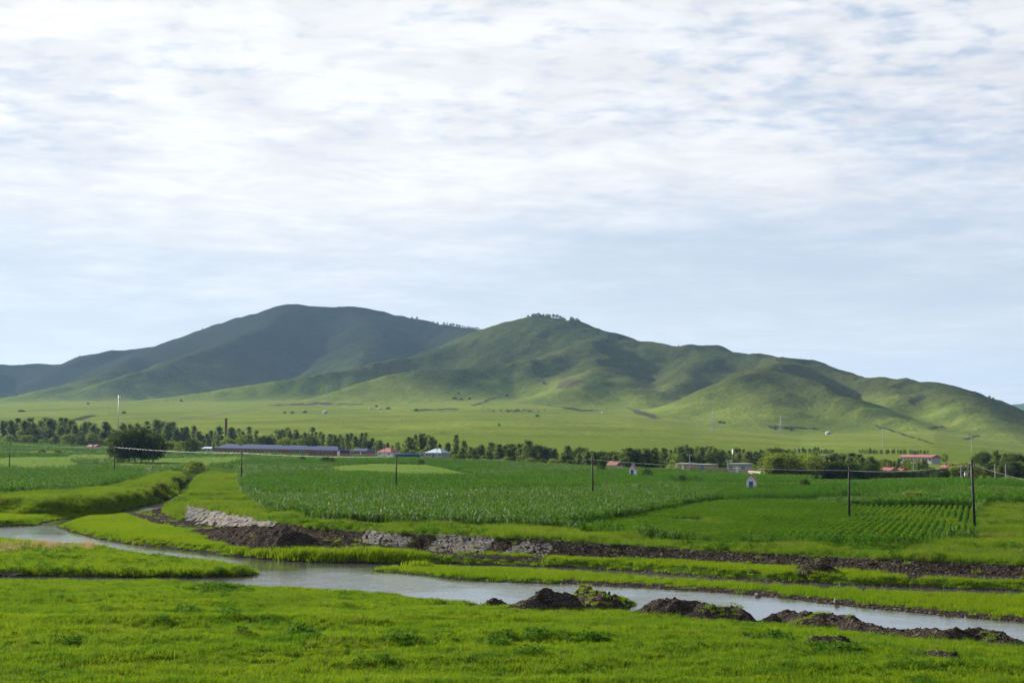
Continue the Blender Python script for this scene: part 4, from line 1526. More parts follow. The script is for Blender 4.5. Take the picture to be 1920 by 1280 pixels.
K = ['poplar', 'column', 'poplar', 'column']
belt(K, 50, -40, 260, 985, 930, [(-60, 789), (40, 788), (100, 786), (160, 791), (220, 792), (300, 795)], 12, 'hazy poplar in the woodland belt left of the slender mast', 'poplars of the left woodland belt', wsc=1.1, ydepth=70)
belt(K, 28, 215, 440, 930, 860, [(200, 795), (260, 793), (310, 790), (340, 797), (380, 801), (440, 803)], 11, 'hazy poplar between the slender mast and the brick chimney', 'poplars left of the chimney', ydepth=60, wsc=1.1)
belt(K, 30, 430, 640, 850, 760, [(430, 805), (455, 801), (480, 806), (530, 804), (560, 806), (575, 800), (600, 801), (640, 812)], 11, 'poplar behind the long blue roofed building', 'poplars behind the long building', ydepth=40)
belt(K, 18, 628, 730, 760, 700, [(620, 812), (650, 814), (690, 813), (700, 822), (730, 822)], 8, 'poplar behind the small red house', 'poplars behind the small red house', ydepth=30)
belt(K, 14, 735, 812, 690, 660, [(735, 826), (760, 817), (800, 814), (812, 818)], 8, 'poplar behind the house with the pale blue roof', 'poplars behind the pale roofed house', ydepth=30)
belt(K, 8, 815, 880, 650, 620, [(815, 826), (850, 824), (880, 828)], 8, 'slim tree between the pale roofed house and the dark grove', 'trees right of the pale roofed house', ydepth=30)
x, y, z = at(855, 815, 630); tree('poplar', x, y, z - gz(x, y), 'tall lone poplar rising above the others in mid plain', None, 1.0, 'poplar_tree', pick=1)
belt(K + ['round'], 40, 845, 1120, 600, 525, [(845, 838), (885, 838), (920, 829), (960, 832), (995, 829), (1030, 834), (1080, 840), (1120, 846)], 9, 'dark poplar of the grove left of the orange roofed house', 'dark grove in mid plain', wsc=1.15, ydepth=30)
belt(K + ['round'], 16, 1085, 1155, 520, 505, [(1085, 842), (1105, 842), (1155, 850)], 6, 'dark tree just left of the orange roofed house', 'trees by the orange roofed house', wsc=1.1, ydepth=25)
belt(K + ['round'], 15, 1160, 1226, 510, 500, [(1150, 843), (1180, 840), (1225, 838)], 6, 'dark tree between the orange roofed house and the smaller shrine', 'dark trees behind the smaller shrine', wsc=1.25, ydepth=20)
belt(K, 34, 1225, 1450, 600, 540, [(1225, 842), (1260, 838), (1330, 836), (1370, 838), (1410, 842), (1450, 842)], 8, 'poplar in the grove behind the grey flat roofed houses', 'grove behind the grey houses', wsc=1.1, ydepth=50)
belt(['poplar', 'round'], 12, 1228, 1440, 560, 520, [(1228, 852), (1330, 850), (1440, 848)], 8, 'nearer leafy tree beside the grey flat roofed houses', 'trees beside the grey houses', wsc=1.2, ydepth=30)
belt(['round'], 5, 1428, 1480, 560, 540, [(1420, 846), (1450, 840), (1480, 843)], 4, 'dark rounded tree above the pale willow thicket', 'rounded trees above the thicket', name='broadleaf_tree', ydepth=15)
belt(['willow'], 16, 1440, 1530, 452, 445, [(1440, 850), (1460, 848), (1500, 851), (1530, 853)], 6, 'pale green willow in the thicket left of the thin pole', 'pale willow thicket', name='willow_tree', wsc=1.15, ydepth=22)
belt(['poplar', 'willow', 'poplar'], 26, 1520, 1640, 470, 460, [(1520, 851), (1560, 851), (1600, 852), (1640, 860)], 7, 'sunlit young poplar right of the willow thicket', 'young poplars by the field pole', ydepth=30, wsc=1.1)
belt(['bush', 'round'], 14, 1530, 1640, 446, 440, [(1530, 868), (1590, 866), (1640, 872)], 6, 'dark shrub at the foot of the young poplars', 'dark shrubs below the young poplars', name='shrub', ydepth=8)
belt(['column'], 18, 1488, 1562, 840, 820, [(1485, 838), (1530, 838), (1562, 847)], 4, 'small hazy tree in the far row behind the thicket', 'far row behind the thicket', wsc=1.3, ydepth=12)
belt(['column', 'poplar'], 24, 1606, 1738, 830, 800, [(1606, 850), (1625, 842), (1680, 842), (1738, 846)], 5, 'small hazy tree in the far row behind the long pink roof', 'far row behind the pink roof', wsc=1.3, ydepth=20)
belt(['poplar', 'willow', 'column'], 26, 1635, 1735, 560, 520, [(1635, 858), (1690, 862), (1735, 860)], 5, 'young tree in front of the long pink roofed building', 'trees before the pink roof', wsc=1.1, ydepth=30)
belt(['bush', 'round', 'bush'], 22, 1640, 1775, 448, 440, [(1640, 880), (1700, 882), (1740, 876), (1775, 878)], 5, 'dark rounded shrub along the field edge below the pink roofs', 'dark shrubs at the field edge', name='shrub', ydepth=14)
belt(['roundpale', 'poplar', 'willow'], 10, 1772, 1830, 462, 450, [(1772, 872), (1800, 868), (1830, 870)], 5, 'pale leafy tree left of the rightmost field pole', 'pale trees by the rightmost field pole', ydepth=14, wsc=1.1)
belt(['round', 'poplar'], 12, 1832, 1905, 500, 480, [(1832, 852), (1850, 845), (1880, 847), (1905, 854)], 5, 'tall dark tree right of the rightmost field pole', 'tall dark trees at the right', ydepth=20, wsc=0.95)
belt(['poplar', 'willow', 'round'], 16, 1835, 1990, 456, 440, [(1835, 872), (1900, 866), (1990, 864)], 6, 'lower tree at the right edge of the tree line', 'lower trees at the right edge', ydepth=18, wsc=1.1)
x, y, _ = at(1771, 850, 640); tree('roundpale', x, y, at(1771, 850, 640)[2] - gz(x, y), 'single round tree on the slope above the right houses', None, 0.75, 'broadleaf_tree')

UG = ['palebush', 'roundpale', 'bush']
belt(UG, 18, -30, 210, 925, 900, [(-40, 812), (100, 813), (210, 814)], 8, 'low leafy shrub at the foot of the left woodland belt', 'undergrowth of the left woodland', name='shrub', wsc=1.0, ydepth=20)
belt(UG, 10, 300, 400, 800, 770, [(300, 824), (400, 828)], 7, 'low shrub left of the long building', 'undergrowth left of the long building', name='shrub', ydepth=20)
belt(UG, 16, 640, 850, 700, 640, [(640, 838), (740, 842), (850, 848)], 7, 'low shrub behind the houses with pale and pink roofs', 'undergrowth behind the small houses', name='shrub', ydepth=20)
belt(UG, 18, 850, 1120, 585, 520, [(850, 856), (1000, 862), (1120, 868)], 7, 'low shrub along the foot of the dark grove', 'undergrowth of the dark grove', name='shrub', ydepth=10)
belt(UG, 14, 1225, 1440, 530, 505, [(1225, 868), (1330, 868), (1440, 872)], 6, 'low shrub around the grey flat roofed houses', 'undergrowth by the grey houses', name='shrub', ydepth=10)

# the big dark willow clump on the left and the rounded trees by the long building
for i, (px, tp, w_) in enumerate(((222, 808, 0.75), (243, 804, 0.95), (266, 804, 0.95), (288, 811, 0.85), (254, 812, 1.0), (232, 818, 0.8), (280, 820, 0.8))):
    y = 470 + 6 * i % 13
    x, _, zt = at(px, tp, y)
    tree('round', x, y, zt - gz(x, y) - 0.1, 'very dark dense tree in the big rounded clump at left', 'big dark tree clump', w_ * 1.05, 'broadleaf_tree', pick=i)
for i, (px, tp, y, w_, lb, kd) in enumerate(((358, 822, 640, 0.95, 'dark round tree between the big clump and the long building', 'round'),
        (334, 831, 660, 0.8, 'smaller round tree left of the dark round tree', 'roundpale'),
        (400, 828, 730, 0.7, 'slim light tree at the left end of the long building', 'poplar'),
        (427, 822, 745, 1.1, 'pale round tree behind the left end of the blue roof', 'roundpale'),
        (450, 820, 745, 1.2, 'wider pale round tree behind the blue roof', 'roundpale'),
        (497, 818, 740, 1.35, 'dark round tree behind the middle of the blue roof', 'round'),
        (535, 821, 735, 1.25, 'round olive tree behind the blue roof right of the dark one', 'roundpale'),
        (560, 823, 735, 1.0, 'brownish round tree behind the right part of the blue roof', 'roundpale'),
        (582, 818, 730, 1.15, 'dark round tree behind the right end of the blue roof', 'round'),
        (1128, 862, 430, 0.8, 'dark bushy tree right of the middle field pole', 'round'))):
    x, _, zt = at(px, tp, y)
    tree(kd, x, y, zt - gz(x, y), lb, None, w_, 'broadleaf_tree', pick=i)


def bush(px, base, top, wpx, label, kind='bush', group=None):
    x, y, z = hit(px, base)
    h = at(px, top, y)[2] - z
    tree(kind, x, y, h, label, group, (wpx / FPX * y) / (h / 10.0) / 12.5, 'bush', 'bush', z=z - 0.05 * h)


BG = 'bushes standing in the fields'
for a in ((365, 886, 862, 40, 'round olive bush beside the creek head', 'palebush'), (298, 932, 902, 44, 'large bush on the creek bank', 'palebush'),
          (330, 912, 893, 34, 'small dark bush on the creek bank above the large one', 'bush'),
          (78, 850, 840, 16, 'left of two small round bushes on the far left plain', 'palebush'), (108, 852, 841, 18, 'right of two small round bushes on the far left plain', 'palebush'),
          (138, 838, 832, 10, 'tiny dark bush left of the small red roofed hut', 'bush'), (568, 867, 854, 14, 'dark bush in the field below the long building', 'bush'),
          (611, 869, 854, 20, 'left of a pair of dark bushes below the long building end', 'bush'), (622, 870, 857, 14, 'right of a pair of dark bushes below the long building end', 'bush'),
          (597, 866, 858, 10, 'faint small bush left of the bush pair', 'palebush'), (790, 871, 860, 14, 'small round bush below the pale roofed house', 'bush'),
          (1213, 896, 877, 20, 'dark round bush right of the smaller shrine', 'bush'), (1278, 902, 889, 15, 'small dark bush between the two shrines', 'bush'),
          (1240, 899, 893, 9, 'tiny bush left of the small dark bush', 'bush'), (1328, 889, 881, 8, 'tiny dark bush below the grey houses', 'bush'),
          (1508, 919, 896, 22, 'dark bush in the maize right of the larger shrine', 'bush'), (1712, 941, 920, 60, 'wide low olive bush in the right maize field', 'palebush'),
          (1150, 923, 908, 60, 'wide low pale bush right of the middle field pole', 'palebush'), (1168, 886, 880, 10, 'tiny bush left of the smaller shrine', 'bush')):
    bush(*a, group=BG)
def where(px):
    for lim, tx in ((130, 'at the far left'), (300, 'beside the slender mast'), (470, 'above the brick chimney'), (580, 'left of the brown earth cut'), (690, 'below the brown earth cut'), (800, 'right of the brown earth cut'), (1030, 'around the grazing herd'), (1200, 'right of the grazing herd'), (1500, 'near the lattice pylons')):
        if px < lim:
            return tx
    return 'above the pink roofs'


# dark clumps and heaps far up on the fan
for i, (px, py, w_) in enumerate(((165, 757, 5), (232, 774, 9), (40, 771, 14), (548, 774, 6), (572, 773, 8), (534, 774, 6), (728, 766, 9), (706, 762, 6), (852, 747, 10), (865, 749, 8), (880, 748, 6), (898, 722, 7), (1007, 780, 8), (936, 797, 5), (780, 769, 8), (1350, 792, 7), (1357, 793, 6), (1474, 803, 9), (1484, 806, 7), (1454, 804, 6), (340, 752, 6), (1020, 719, 6), (860, 738, 5), (950, 742, 8))):
    bush(px, py + 1, py - 3.5, w_, 'dark low clump on the green slope ' + where(px), 'bush', 'dark clumps on the slope')


def ridge_y(P, px):
    return float(np.interp(px, [q[0] for q in P], [q[2] for q in P]))


RA = RIDGES[0][2]; RB = RIDGES[5][2]
spots_r = [(px, RA, 'small tree on the saddle skyline between the two hill tops', 'trees on the saddle skyline') for px in (772, 781, 812, 820, 832, 838, 845, 850, 856, 861, 867, 871, 876, 880, 885, 889, 893, 897, 901, 905, 909)]
spots_r += [(px, RB, 'small tree along the crest of the right hill top', 'trees on the right hill top') for px in (938, 970, 975, 982, 990, 998, 1001, 1005, 1010, 1014, 1019, 1026, 1031, 1038, 1045, 1051, 1056, 1060, 1072, 1076, 1082, 1086)]
spots_r += [(px, RB, lb, None) for px, lb in ((1164, 'lone dot of a tree right of the hill top'), (1273, 'lone tree dot on the long right ridge'), (1468, 'lone tree on the ridge above the rounded hill'), (1855, 'dark tree on the rightmost ridge shoulder'), (1862, 'second dark tree on the rightmost ridge shoulder'))]
spots_r += [(px, RA, lb, None) for px, lb in ((148, 'bump of trees on the left skyline step'), (378, 'tree dot on the left shoulder of the big hill'))]
for i, (px, P, lb, g_) in enumerate(spots_r):
    y = ridge_y(P, px) - 8
    x = (px - 960) / FPX * y
    tree('round' if i % 3 else 'bush', x, y, R_.uniform(5.0, 9.5) * (1 if y > 3000 else 0.6), lb, g_, R_.uniform(0.7, 1.1), 'tree')

# ------------------------------------------------------------------ buildings
def frame_on(px0, Y0, px1, Y1):
    x0, x1 = (px0 - 960) / FPX * Y0, (px1 - 960) / FPX * Y1
    L = math.hypot(x1 - x0, Y1 - Y0)
    return x0, Y0, L, math.atan2(Y1 - Y0, x1 - x0)


def roof_mb(x0, x1, D, H, rh, hip0, hip1, ov=0.35):
    b = MB()
    a0, a1, d0, d1 = x0 - ov, x1 + ov, -ov, D + ov
    r0 = x0 + (D * 0.5 if hip0 else -ov); r1 = x1 - (D * 0.5 if hip1 else -ov)
    z0 = H; z1 = H + rh; m = D / 2
    b.poly([(a0, d0, z0), (a1, d0, z0), (a1, d1, z0), (a0, d1, z0), (r0, m, z1), (r1, m, z1),
            (a0, d0, z0 - 0.14), (a1, d0, z0 - 0.14), (a1, d1, z0 - 0.14), (a0, d1, z0 - 0.14)],
           [(0, 1, 5, 4), (2, 3, 4, 5), (1, 2, 5), (3, 0, 4), (6, 7, 1, 0), (7, 8, 2, 1), (8, 9, 3, 2), (9, 6, 0, 3), (9, 8, 7, 6)])
    return b


def window(root, x, z, w_, h, glass='glass', name='window'):
    f_ = MB().box(x, x + w_, -0.07, 0.05, z, z + h).build(name, M['frame'], root)
    MB().box(x + 0.1, x + w_ * 0.5 - 0.03, -0.085, -0.05, z + 0.1, z + h - 0.1).build('pane', M[glass], f_)
    MB().box(x + w_ * 0.5 + 0.03, x + w_ - 0.1, -0.085, -0.05, z + 0.1, z + h - 0.1).build('pane', M[glass], f_)
    return f_


def house(name, label, px0, Y0, px1, Y1, D, H, rh, roof, wall, rmat, nwin, hip=(False, False), group=None, zoff=0.0, door=True, flat=False, wmat=None):
    x, y, L, rz = frame_on(px0, Y0, px1, Y1)
    xm, ym = x + L / 2 * math.cos(rz), y + L / 2 * math.sin(rz)
    z = gz(xm, ym) + zoff
    root = empty(name, (x, y, z), rz)
    tag(root, label, 'house' if 'house' in name else 'building', group)
    MB().box(0, L, 0, D, -1.0, H).build('wall', M[wall], root)
    if flat:
        MB().box(-0.3, L + 0.3, -0.4, D + 0.3, H, H + rh).build('roof', M[rmat], root)
    else:
        roof_mb(0, L, D, H, rh, *hip).build('roof', M[rmat], root)
        MB().box(L * 0.3, L * 0.3 + 0.6, D * 0.5 - 0.3, D * 0.5 + 0.3, H + rh - 0.4, H + rh + 0.7).build('chimney', M['redbrick'], root)
    slots = nwin + (1 if door else 0)
    for i in range(slots):
        cx_ = L * (i + 0.5) / slots
        if door and i == slots // 2:
            dd = MB().box(cx_ - 0.5, cx_ + 0.5, -0.06, 0.05, 0.0, 2.1).build('door', M['bluedoor' if R_.random() < 0.5 else 'frame'], root)
        else:
            window(root, cx_ - min(0.9, L / slots * 0.36), 0.9, min(1.8, L / slots * 0.72), min(1.5, H - 1.4))
    return root


# long red brick building with the blue roof: three joined ranges
x, y, L, rz = frame_on(404, 716, 637, 672)
z = gz(x + L / 2 * math.cos(rz), y + L / 2 * math.sin(rz)) + 0.3
z1 = at(404, 849, 716)[2]; z2 = at(637, 855, 672)[2]
root = empty('school_building', (x, y, (z1 + z2) / 2 + 0.35), rz)
root.rotation_euler = (0, math.asin(max(-0.03, min(0.03, (z1 - z2) / L))), rz)
tag(root, 'long low red brick building under a dark blue sheet roof', 'building')
cuts = [0, 0.53, 0.735, 0.945]
MB().box(0, L, 0, 8.0, -1.5, 2.9).build('wall', M['redbrick'], root)
MB().box(-0.06, L + 0.06, -0.06, 8.06, -1.5, 0.35).build('plinth', M['concrete'], root)
for i in range(3):
    a, b_ = cuts[i] * L, cuts[i + 1] * L + (2.5 if i < 2 else 4.0)
    rf = roof_mb(a if i == 0 else a - 0.4, b_, 8.0, 2.9 + 0.02 * i, 1.8 - 0.06 * i, i == 0, True).build('roof', M['blueroof'], root)
    MB().tube([(a + 4, 4, 4.68 - 0.04 * i), (b_ - 4, 4, 4.68 - 0.04 * i)], 0.12, 6).build('ridge_cap', M['paleroof'], rf)
MB().box(L * 0.945 + 4.5, L + 1.2, -0.4, 8.4, 2.95, 3.15).build('porch_roof', M['brightblue'], root)
MB().box(0.16 * L, 0.16 * L + 0.8, 3.4, 4.4, 4.2, 5.5).build('chimney', M['redbrick'], root)
MB().box(-0.1, L + 0.2, -0.14, -0.02, 2.62, 2.82).build('eaves_band', M['concrete'], root)
for i in range(27):
    t = 0.012 + 0.035 * i
    if 0.53 < t < 0.60 or 0.735 < t < 0.80 or t > 0.93:
        continue
    window(root, t * L, 0.75, 1.55, 1.65)
MB().box(L - 1.2, L + 0.1, -0.1, 0.5, 0, 2.9).build('corner_pier', M['white'], root)

house('brick_house', 'small red brick house with blue roof right of the long building', 657, 668, 689, 660, 6, 2.4, 1.2, None, 'redbrick', 'blueroof', 3, (True, True), zoff=0.2)
house('hip_house', 'house with a pink hipped roof left of the pale roofed house', 708, 655, 734, 650, 6.5, 2.0, 2.1, None, 'white', 'pinkroof', 2, (True, True), zoff=0.3)
house('pale_house', 'house with a pale blue hipped roof at the edge of the field', 798, 625, 828, 620, 6.5, 2.3, 1.9, None, 'greywall', 'paleroof', 4, (True, True), zoff=0.3)
house('shed_house', 'small grey shed joined to the left of the pale roofed house', 788, 628, 797, 627, 4, 2.4, 0.3, None, 'greywall', 'concrete', 1, flat=True, door=False)
house('low_house', 'long dark low wall with a blue strip beside the pale roofed house', 740, 640, 787, 630, 2, 1.5, 0.5, None, 'darkwall', 'brightblue', 0, flat=True, door=False)
house('tile_house', 'house with an orange tiled roof among the dark trees', 1137, 492, 1154, 490, 5, 2.2, 1.4, None, 'white', 'orangeroof', 2, zoff=-0.6)
house('tile_house', 'orange tiled roof just showing through the dark grove', 1008, 585, 1024, 583, 5, 2.2, 1.2, None, 'white', 'orangeroof', 1, zoff=-0.4)
house('flat_house', 'grey flat roofed house with large windows below the right grove', 1363, 500, 1398, 497, 7, 2.6, 0.45, None, 'greywall', 'concrete', 2, flat=True, zoff=0.2)
house('flat_house', 'long dull grey house left of the large windowed one', 1298, 512, 1326, 508, 6, 2.0, 0.35, None, 'mudwall', 'concrete', 3, flat=True, zoff=0.1)
house('flat_house', 'low pale roofed hut partly hidden left of the dull grey house', 1268, 520, 1290, 516, 5, 1.9, 0.3, None, 'mudwall', 'concrete', 2, flat=True, zoff=0.2)
house('pink_house', 'small white house with a pink roof beside the willow thicket', 1424, 470, 1438, 468, 4.5, 1.9, 0.9, None, 'white', 'pinkroof', 1, zoff=0.3)
house('pink_building', 'long pale building with a pink roof on the right slope', 1684, 645, 1744, 632, 7, 2.7, 1.0, None, 'greywall', 'pinkroof', 8, zoff=0.2)
house('pink_house', 'pink roofed house low among the right shrubs', 1647, 490, 1666, 487, 5, 2.4, 1.0, None, 'greywall', 'pinkroof', 2, zoff=-0.7)
house('pink_house', 'tiny pink roof between shrubs right of the low pink house', 1674, 492, 1684, 490, 4, 2.2, 0.9, None, 'greywall', 'pinkroof', 1, zoff=-0.9)
house('pink_house', 'pink roofed hut below the rubble left of the rightmost pole', 1756, 480, 1766, 478, 5, 2.6, 1.4, None, 'greywall', 'pinkroof', 1, zoff=-0.2)
house('red_hut', 'tiny red roofed hut at the far left field edge', 165, 745, 180, 742, 4, 1.2, 1.2, None, 'white', 'pinkroof', 1, zoff=0.0)
house('white_building', 'long pale roofed building hidden in the left woodland', 70, 1012, 112, 1008, 8, 7.2, 0.6, None, 'greywall', 'paleroof', 5, flat=True, zoff=0.0)
house('white_building', 'pale flat roofed block showing above the trees right of the willow', 1530, 690, 1546, 687, 6, 2.4, 0.5, None, 'white', 'paleroof', 2, flat=True, zoff=0.0)
house('shed_house', 'grey shed with smoky roof beside the left end of the long building', 380, 742, 398, 738, 5, 2.2, 0.8, None, 'greywall', 'paleroof', 1)


def garden_wall(px0, Y0, px1, Y1, h, mat, label):
    x, y, L, rz = frame_on(px0, Y0, px1, Y1)
    z = gz(x + L / 2 * math.cos(rz), y + L / 2 * math.sin(rz))
    r = empty('yard_wall', (x, y, z), rz); tag(r, label, 'wall', 'yard walls along the village')
    MB().box(0, L, 0, 0.35, -1.2, h).build('wall_face', M[mat], r)
    MB().box(-0.05, L + 0.05, -0.06, 0.41, h, h + 0.12).build('coping', M['concrete'], r)


garden_wall(640, 668, 708, 650, 0.9, 'darkwall', 'dark low wall between the red house and the pink roof')
garden_wall(870, 590, 960, 560, 1.0, 'mudwall', 'reddish mud wall along the foot of the dark grove')
garden_wall(1326, 505, 1362, 500, 1.0, 'mudwall', 'brown wall between the two grey flat roofed houses')
garden_wall(1398, 497, 1440, 466, 1.0, 'mudwall', 'brown wall left of the small pink roofed house')
garden_wall(1782, 610, 1828, 600, 1.4, 'darkwall', 'dark wall on the slope left of the rightmost pole')

# stilted water tank above the right grove
x, y, zt = at(1380, 842, 600)
g0 = gz(x, y)
root = empty('water_tank', (x, y, g0)); tag(root, 'pale water tank on legs rising above the right grove', 'water tank')
hh = zt - g0
MB().box(-1.5, 1.5, -1.5, 1.5, hh - 2.2, hh).build('tank', M['paleroof'], root)
for sx_ in (-1, 1):
    for sy_ in (-1, 1):
        MB().tube([(sx_ * 1.5, sy_ * 1.5, -0.3), (sx_ * 1.1, sy_ * 1.1, hh - 2.1)], 0.14, 6).build('leg', M['concrete'], root)
MB().tube([(-1.3, -1.3, hh * 0.5), (1.3, -1.3, hh * 0.5)], 0.08, 5).build('brace', M['concrete'], root)


# two field shrines
def shrine(px, base, top, label, rz):
    x, y, z = hit(px, base + 9)
    z = at(px, base, y)[2]
    zt = at(px, top, y)[2]
    h = zt - z
    root = empty('field_shrine', (x, y, z), rz); tag(root, label, 'shrine', 'white field shrines')
    w2 = h * 0.32; d2 = h * 0.42; e = h * 0.50; r = h * 0.93
    b = MB()
    b.poly([(-w2, -d2, -1.6), (w2, -d2, -1.6), (w2, -d2, e), (0, -d2, r), (-w2, -d2, e), (-w2, d2, -1.6), (w2, d2, -1.6), (w2, d2, e), (0, d2, r), (-w2, d2, e)],
           [(0, 1, 2, 3, 4), (6, 5, 9, 8, 7), (5, 0, 4, 9), (1, 6, 7, 2), (4, 3, 8, 9), (3, 2, 7, 8)])
    b.build('wall', M['white'], root)
    t = h * 0.05; ov = h * 0.06
    for s_ in (-1, 1):
        nx = (r - e); nz = w2; ln = math.hypot(nx, nz); nx, nz = nx / ln * t, nz / ln * t
        k = 1.08
        ex, ez = s_ * w2 * k, r - (r - e) * k
        p = [(0, -d2 - ov, r + 0.01), (ex, -d2 - ov, ez), (ex, d2 + ov, ez), (0, d2 + ov, r + 0.01)]
        q = [(a + s_ * nx, b2, c + nz) for a, b2, c in p]
        fc = [(0, 1, 2, 3), (7, 6, 5, 4), (0, 4, 5, 1), (1, 5, 6, 2), (2, 6, 7, 3), (3, 7, 4, 0)]
        MB_ = MB(); MB_.poly(p + q, fc if s_ > 0 else [f[::-1] for f in fc]); MB_.build('roof_slope', M['tile'], root)
    MB().box(-0.05 * h, 0.05 * h, -d2 - ov * 1.3, d2 + ov * 1.3, r + 0.03 * h, h).build('ridge_cap', M['white'], root)
    dr = MB().box(-0.15 * h, 0.15 * h, -d2 - 0.03, -d2 + 0.05, -0.2, 0.40 * h).build('door', M['bluedoor'], root)
    MB().box(-0.19 * h, 0.19 * h, -d2 - 0.02, -d2 + 0.05, 0.402 * h, 0.43 * h).build('lintel', M['darkwall'], dr)
    MB().box(-0.004 * h, 0.004 * h, -d2 - 0.045, -d2 - 0.03, -0.2, 0.39 * h).build('seam', M['darkwall'], dr)
    MB().tube([(0, -d2 - 0.03, 0.66 * h), (0, -d2 + 0.05, 0.66 * h)], 0.035 * h, 10).build('vent', M['darkwall'], root)


shrine(1409, 913, 887, 'larger white field shrine with blue door in the right maize', math.radians(-14))
shrine(1187, 888, 870, 'smaller white field shrine with blue door near the grove', math.radians(-18))

# ------------------------------------------------------------------ poles, cables, masts
POLES = []


def field_pole(px, base, top, label, lean=0.0, yd=None):
    x, y, z = hit(px, base) if yd is None else ((px - 960) / FPX * yd, yd, gz((px - 960) / FPX * yd, yd))
    h = at(px, top, y)[2] - z
    root = empty('field_pole', (x, y, z)); tag(root, label, 'pole', 'dark timber poles across the fields')
    MB().tube([(0, 0, -0.8), (lean * 0.5, 0, h * 0.5), (lean, 0, h)], [0.15, 0.125, 0.10], 10).build('shaft', M['pole'], root, True)
    br = MB().tube([(lean - 0.28, -0.02, h - 0.45), (lean + 0.28, 0.02, h - 0.45)], 0.045, 6).build('bracket', M['pole'], root)
    for s_ in (-1, 1):
        MB().tube([(lean + s_ * 0.24, 0, h - 0.62), (lean + s_ * 0.24, 0, h - 0.34)], [0.06, 0.045], 6).build('insulator', M['pole'], br)
    POLES.append((x + lean, y, z + h - 0.42))


field_pole(17, 880, 829, 'leftmost dark pole, beyond the left maize', 0.15)
field_pole(214, 886, 835, 'second dark pole from the left, in front of the tree clump', 0.12)
field_pole(452, 901, 845, 'third dark pole from the left, beside the rough grass', 0.1)
field_pole(742, 922, 851, 'fourth dark pole from the left, in the middle maize', 0.1)
field_pole(1112, 934, 856, 'fifth dark pole from the left, left of the smaller shrine', -0.1)
field_pole(1592, 970, 875, 'sixth dark pole from the left, at the bean rows', 0.1)
field_pole(1828, 1002, 862, 'rightmost and tallest looking dark pole beside the bean field', -0.15)
POLES.append((at(2140, 940, 92)))
for i in range(len(POLES) - 1):
    a, b_ = Vector(POLES[i]), Vector(POLES[i + 1])
    pts = []
    n = 14
    for k in range(n + 1):
        t = k / n
        p = a.lerp(b_, t); p.z -= 0.35 * 4 * t * (1 - t)
        pts.append(p - a)
    thick = 0.009 if i in (0, 1, 5, 6) else 0.008
    o = MB().tube(pts, thick, 5).build('overhead_cable', M['cable' if thick > 0.03 else 'wire'])
    o.location = a
    names = ('leftmost pole', 'second pole', 'third pole', 'fourth pole', 'fifth pole', 'sixth pole', 'rightmost pole')
    tag(o, ('sagging cable between the %s and the %s' % (names[i], names[i + 1])) if i < 6 else 'sagging cable from the rightmost pole out of the picture', 'cable', 'cables between the field poles')
# the off-frame pole that carries the last cable
x, y, z = POLES[-1]
zz = gz(x, y)
root = empty('field_pole', (x, y, zz)); tag(root, 'dark pole beyond the right edge that carries the last cable', 'pole', 'dark timber poles across the fields')
MB().tube([(0, 0, -0.8), (0, 0, z - zz + 0.4)], [0.15, 0.10], 10).build('shaft', M['pole'], root, True)


def thin_pole(px, base, top, label, twin=False, r=0.14, mat='concrete', cross=True, yd=None, group='thin poles on the plain and slope'):
    if yd is None:
        x, y, z = hit(px, base)
    else:
        y = yd; x = (px - 960) / FPX * y; z = gz(x, y)
    h = at(px, top, y)[2] - z
    root = empty('utility_pole', (x, y, z)); tag(root, label, 'pole', group)
    dx = 1.6 if twin else 0
    for s_ in ((-1, 1) if twin else (0,)):
        MB().tube([(s_ * dx, 0, -0.5), (s_ * dx, 0, h)], [r * 1.15, r * 0.8], 7).build('shaft', M[mat], root)
    if cross:
        MB().box(-dx - 0.8, dx + 0.8, -0.08, 0.08, h - 0.55, h - 0.40).build('crossarm', M[mat], root)
        for s_ in (-1, 0, 1):
            MB().tube([(s_ * (dx + 0.65), 0, h - 0.4), (s_ * (dx + 0.65), 0, h - 0.1)], 0.07, 5).build('insulator', M['white'], root)
    return root, h


p_, h_ = thin_pole(1808, 901, 872, 'twin concrete pole carrying a transformer left of the rightmost field pole', True, 0.13, yd=452)
MB().box(-0.5, 0.5, -0.4, 0.4, h_ * 0.26, h_ * 0.50).build('transformer', M['steel'], p_)
MB().box(-1.9, 1.9, -0.12, 0.12, h_ * 0.56, h_ * 0.60).build('platform', M['steel'], p_)
thin_pole(1872, 907, 870, 'twin grey pole right of the rightmost field pole', True, 0.13, cross=False, yd=430)
thin_pole(1292, 882, 851, 'tall pale concrete pole left of the grey flat roofed houses', yd=500)
thin_pole(1363, 884, 862, 'pole behind the large windowed grey house', yd=505)
thin_pole(1367, 884, 862, 'second pole behind the large windowed grey house', yd=505)
thin_pole(1710, 895, 865, 'pale pole standing among the right shrubs', yd=455)
thin_pole(1660, 880, 858, 'white topped lamp pole left of the long pink roof', yd=600, cross=False)
thin_pole(722, 858, 838, 'pole right of the pink hipped roof house', yd=640)
thin_pole(806, 862, 836, 'pole behind the pale roofed house', yd=640)
thin_pole(820, 864, 838, 'pole in front of the pale roofed house', yd=600)
thin_pole(705, 857, 830, 'pale pole left of the pink hipped roof house', yd=655, cross=False)
thin_pole(388, 850, 822, 'pale pole at the left end of the long building', yd=735)
FG = 'faint poles on the far slope'




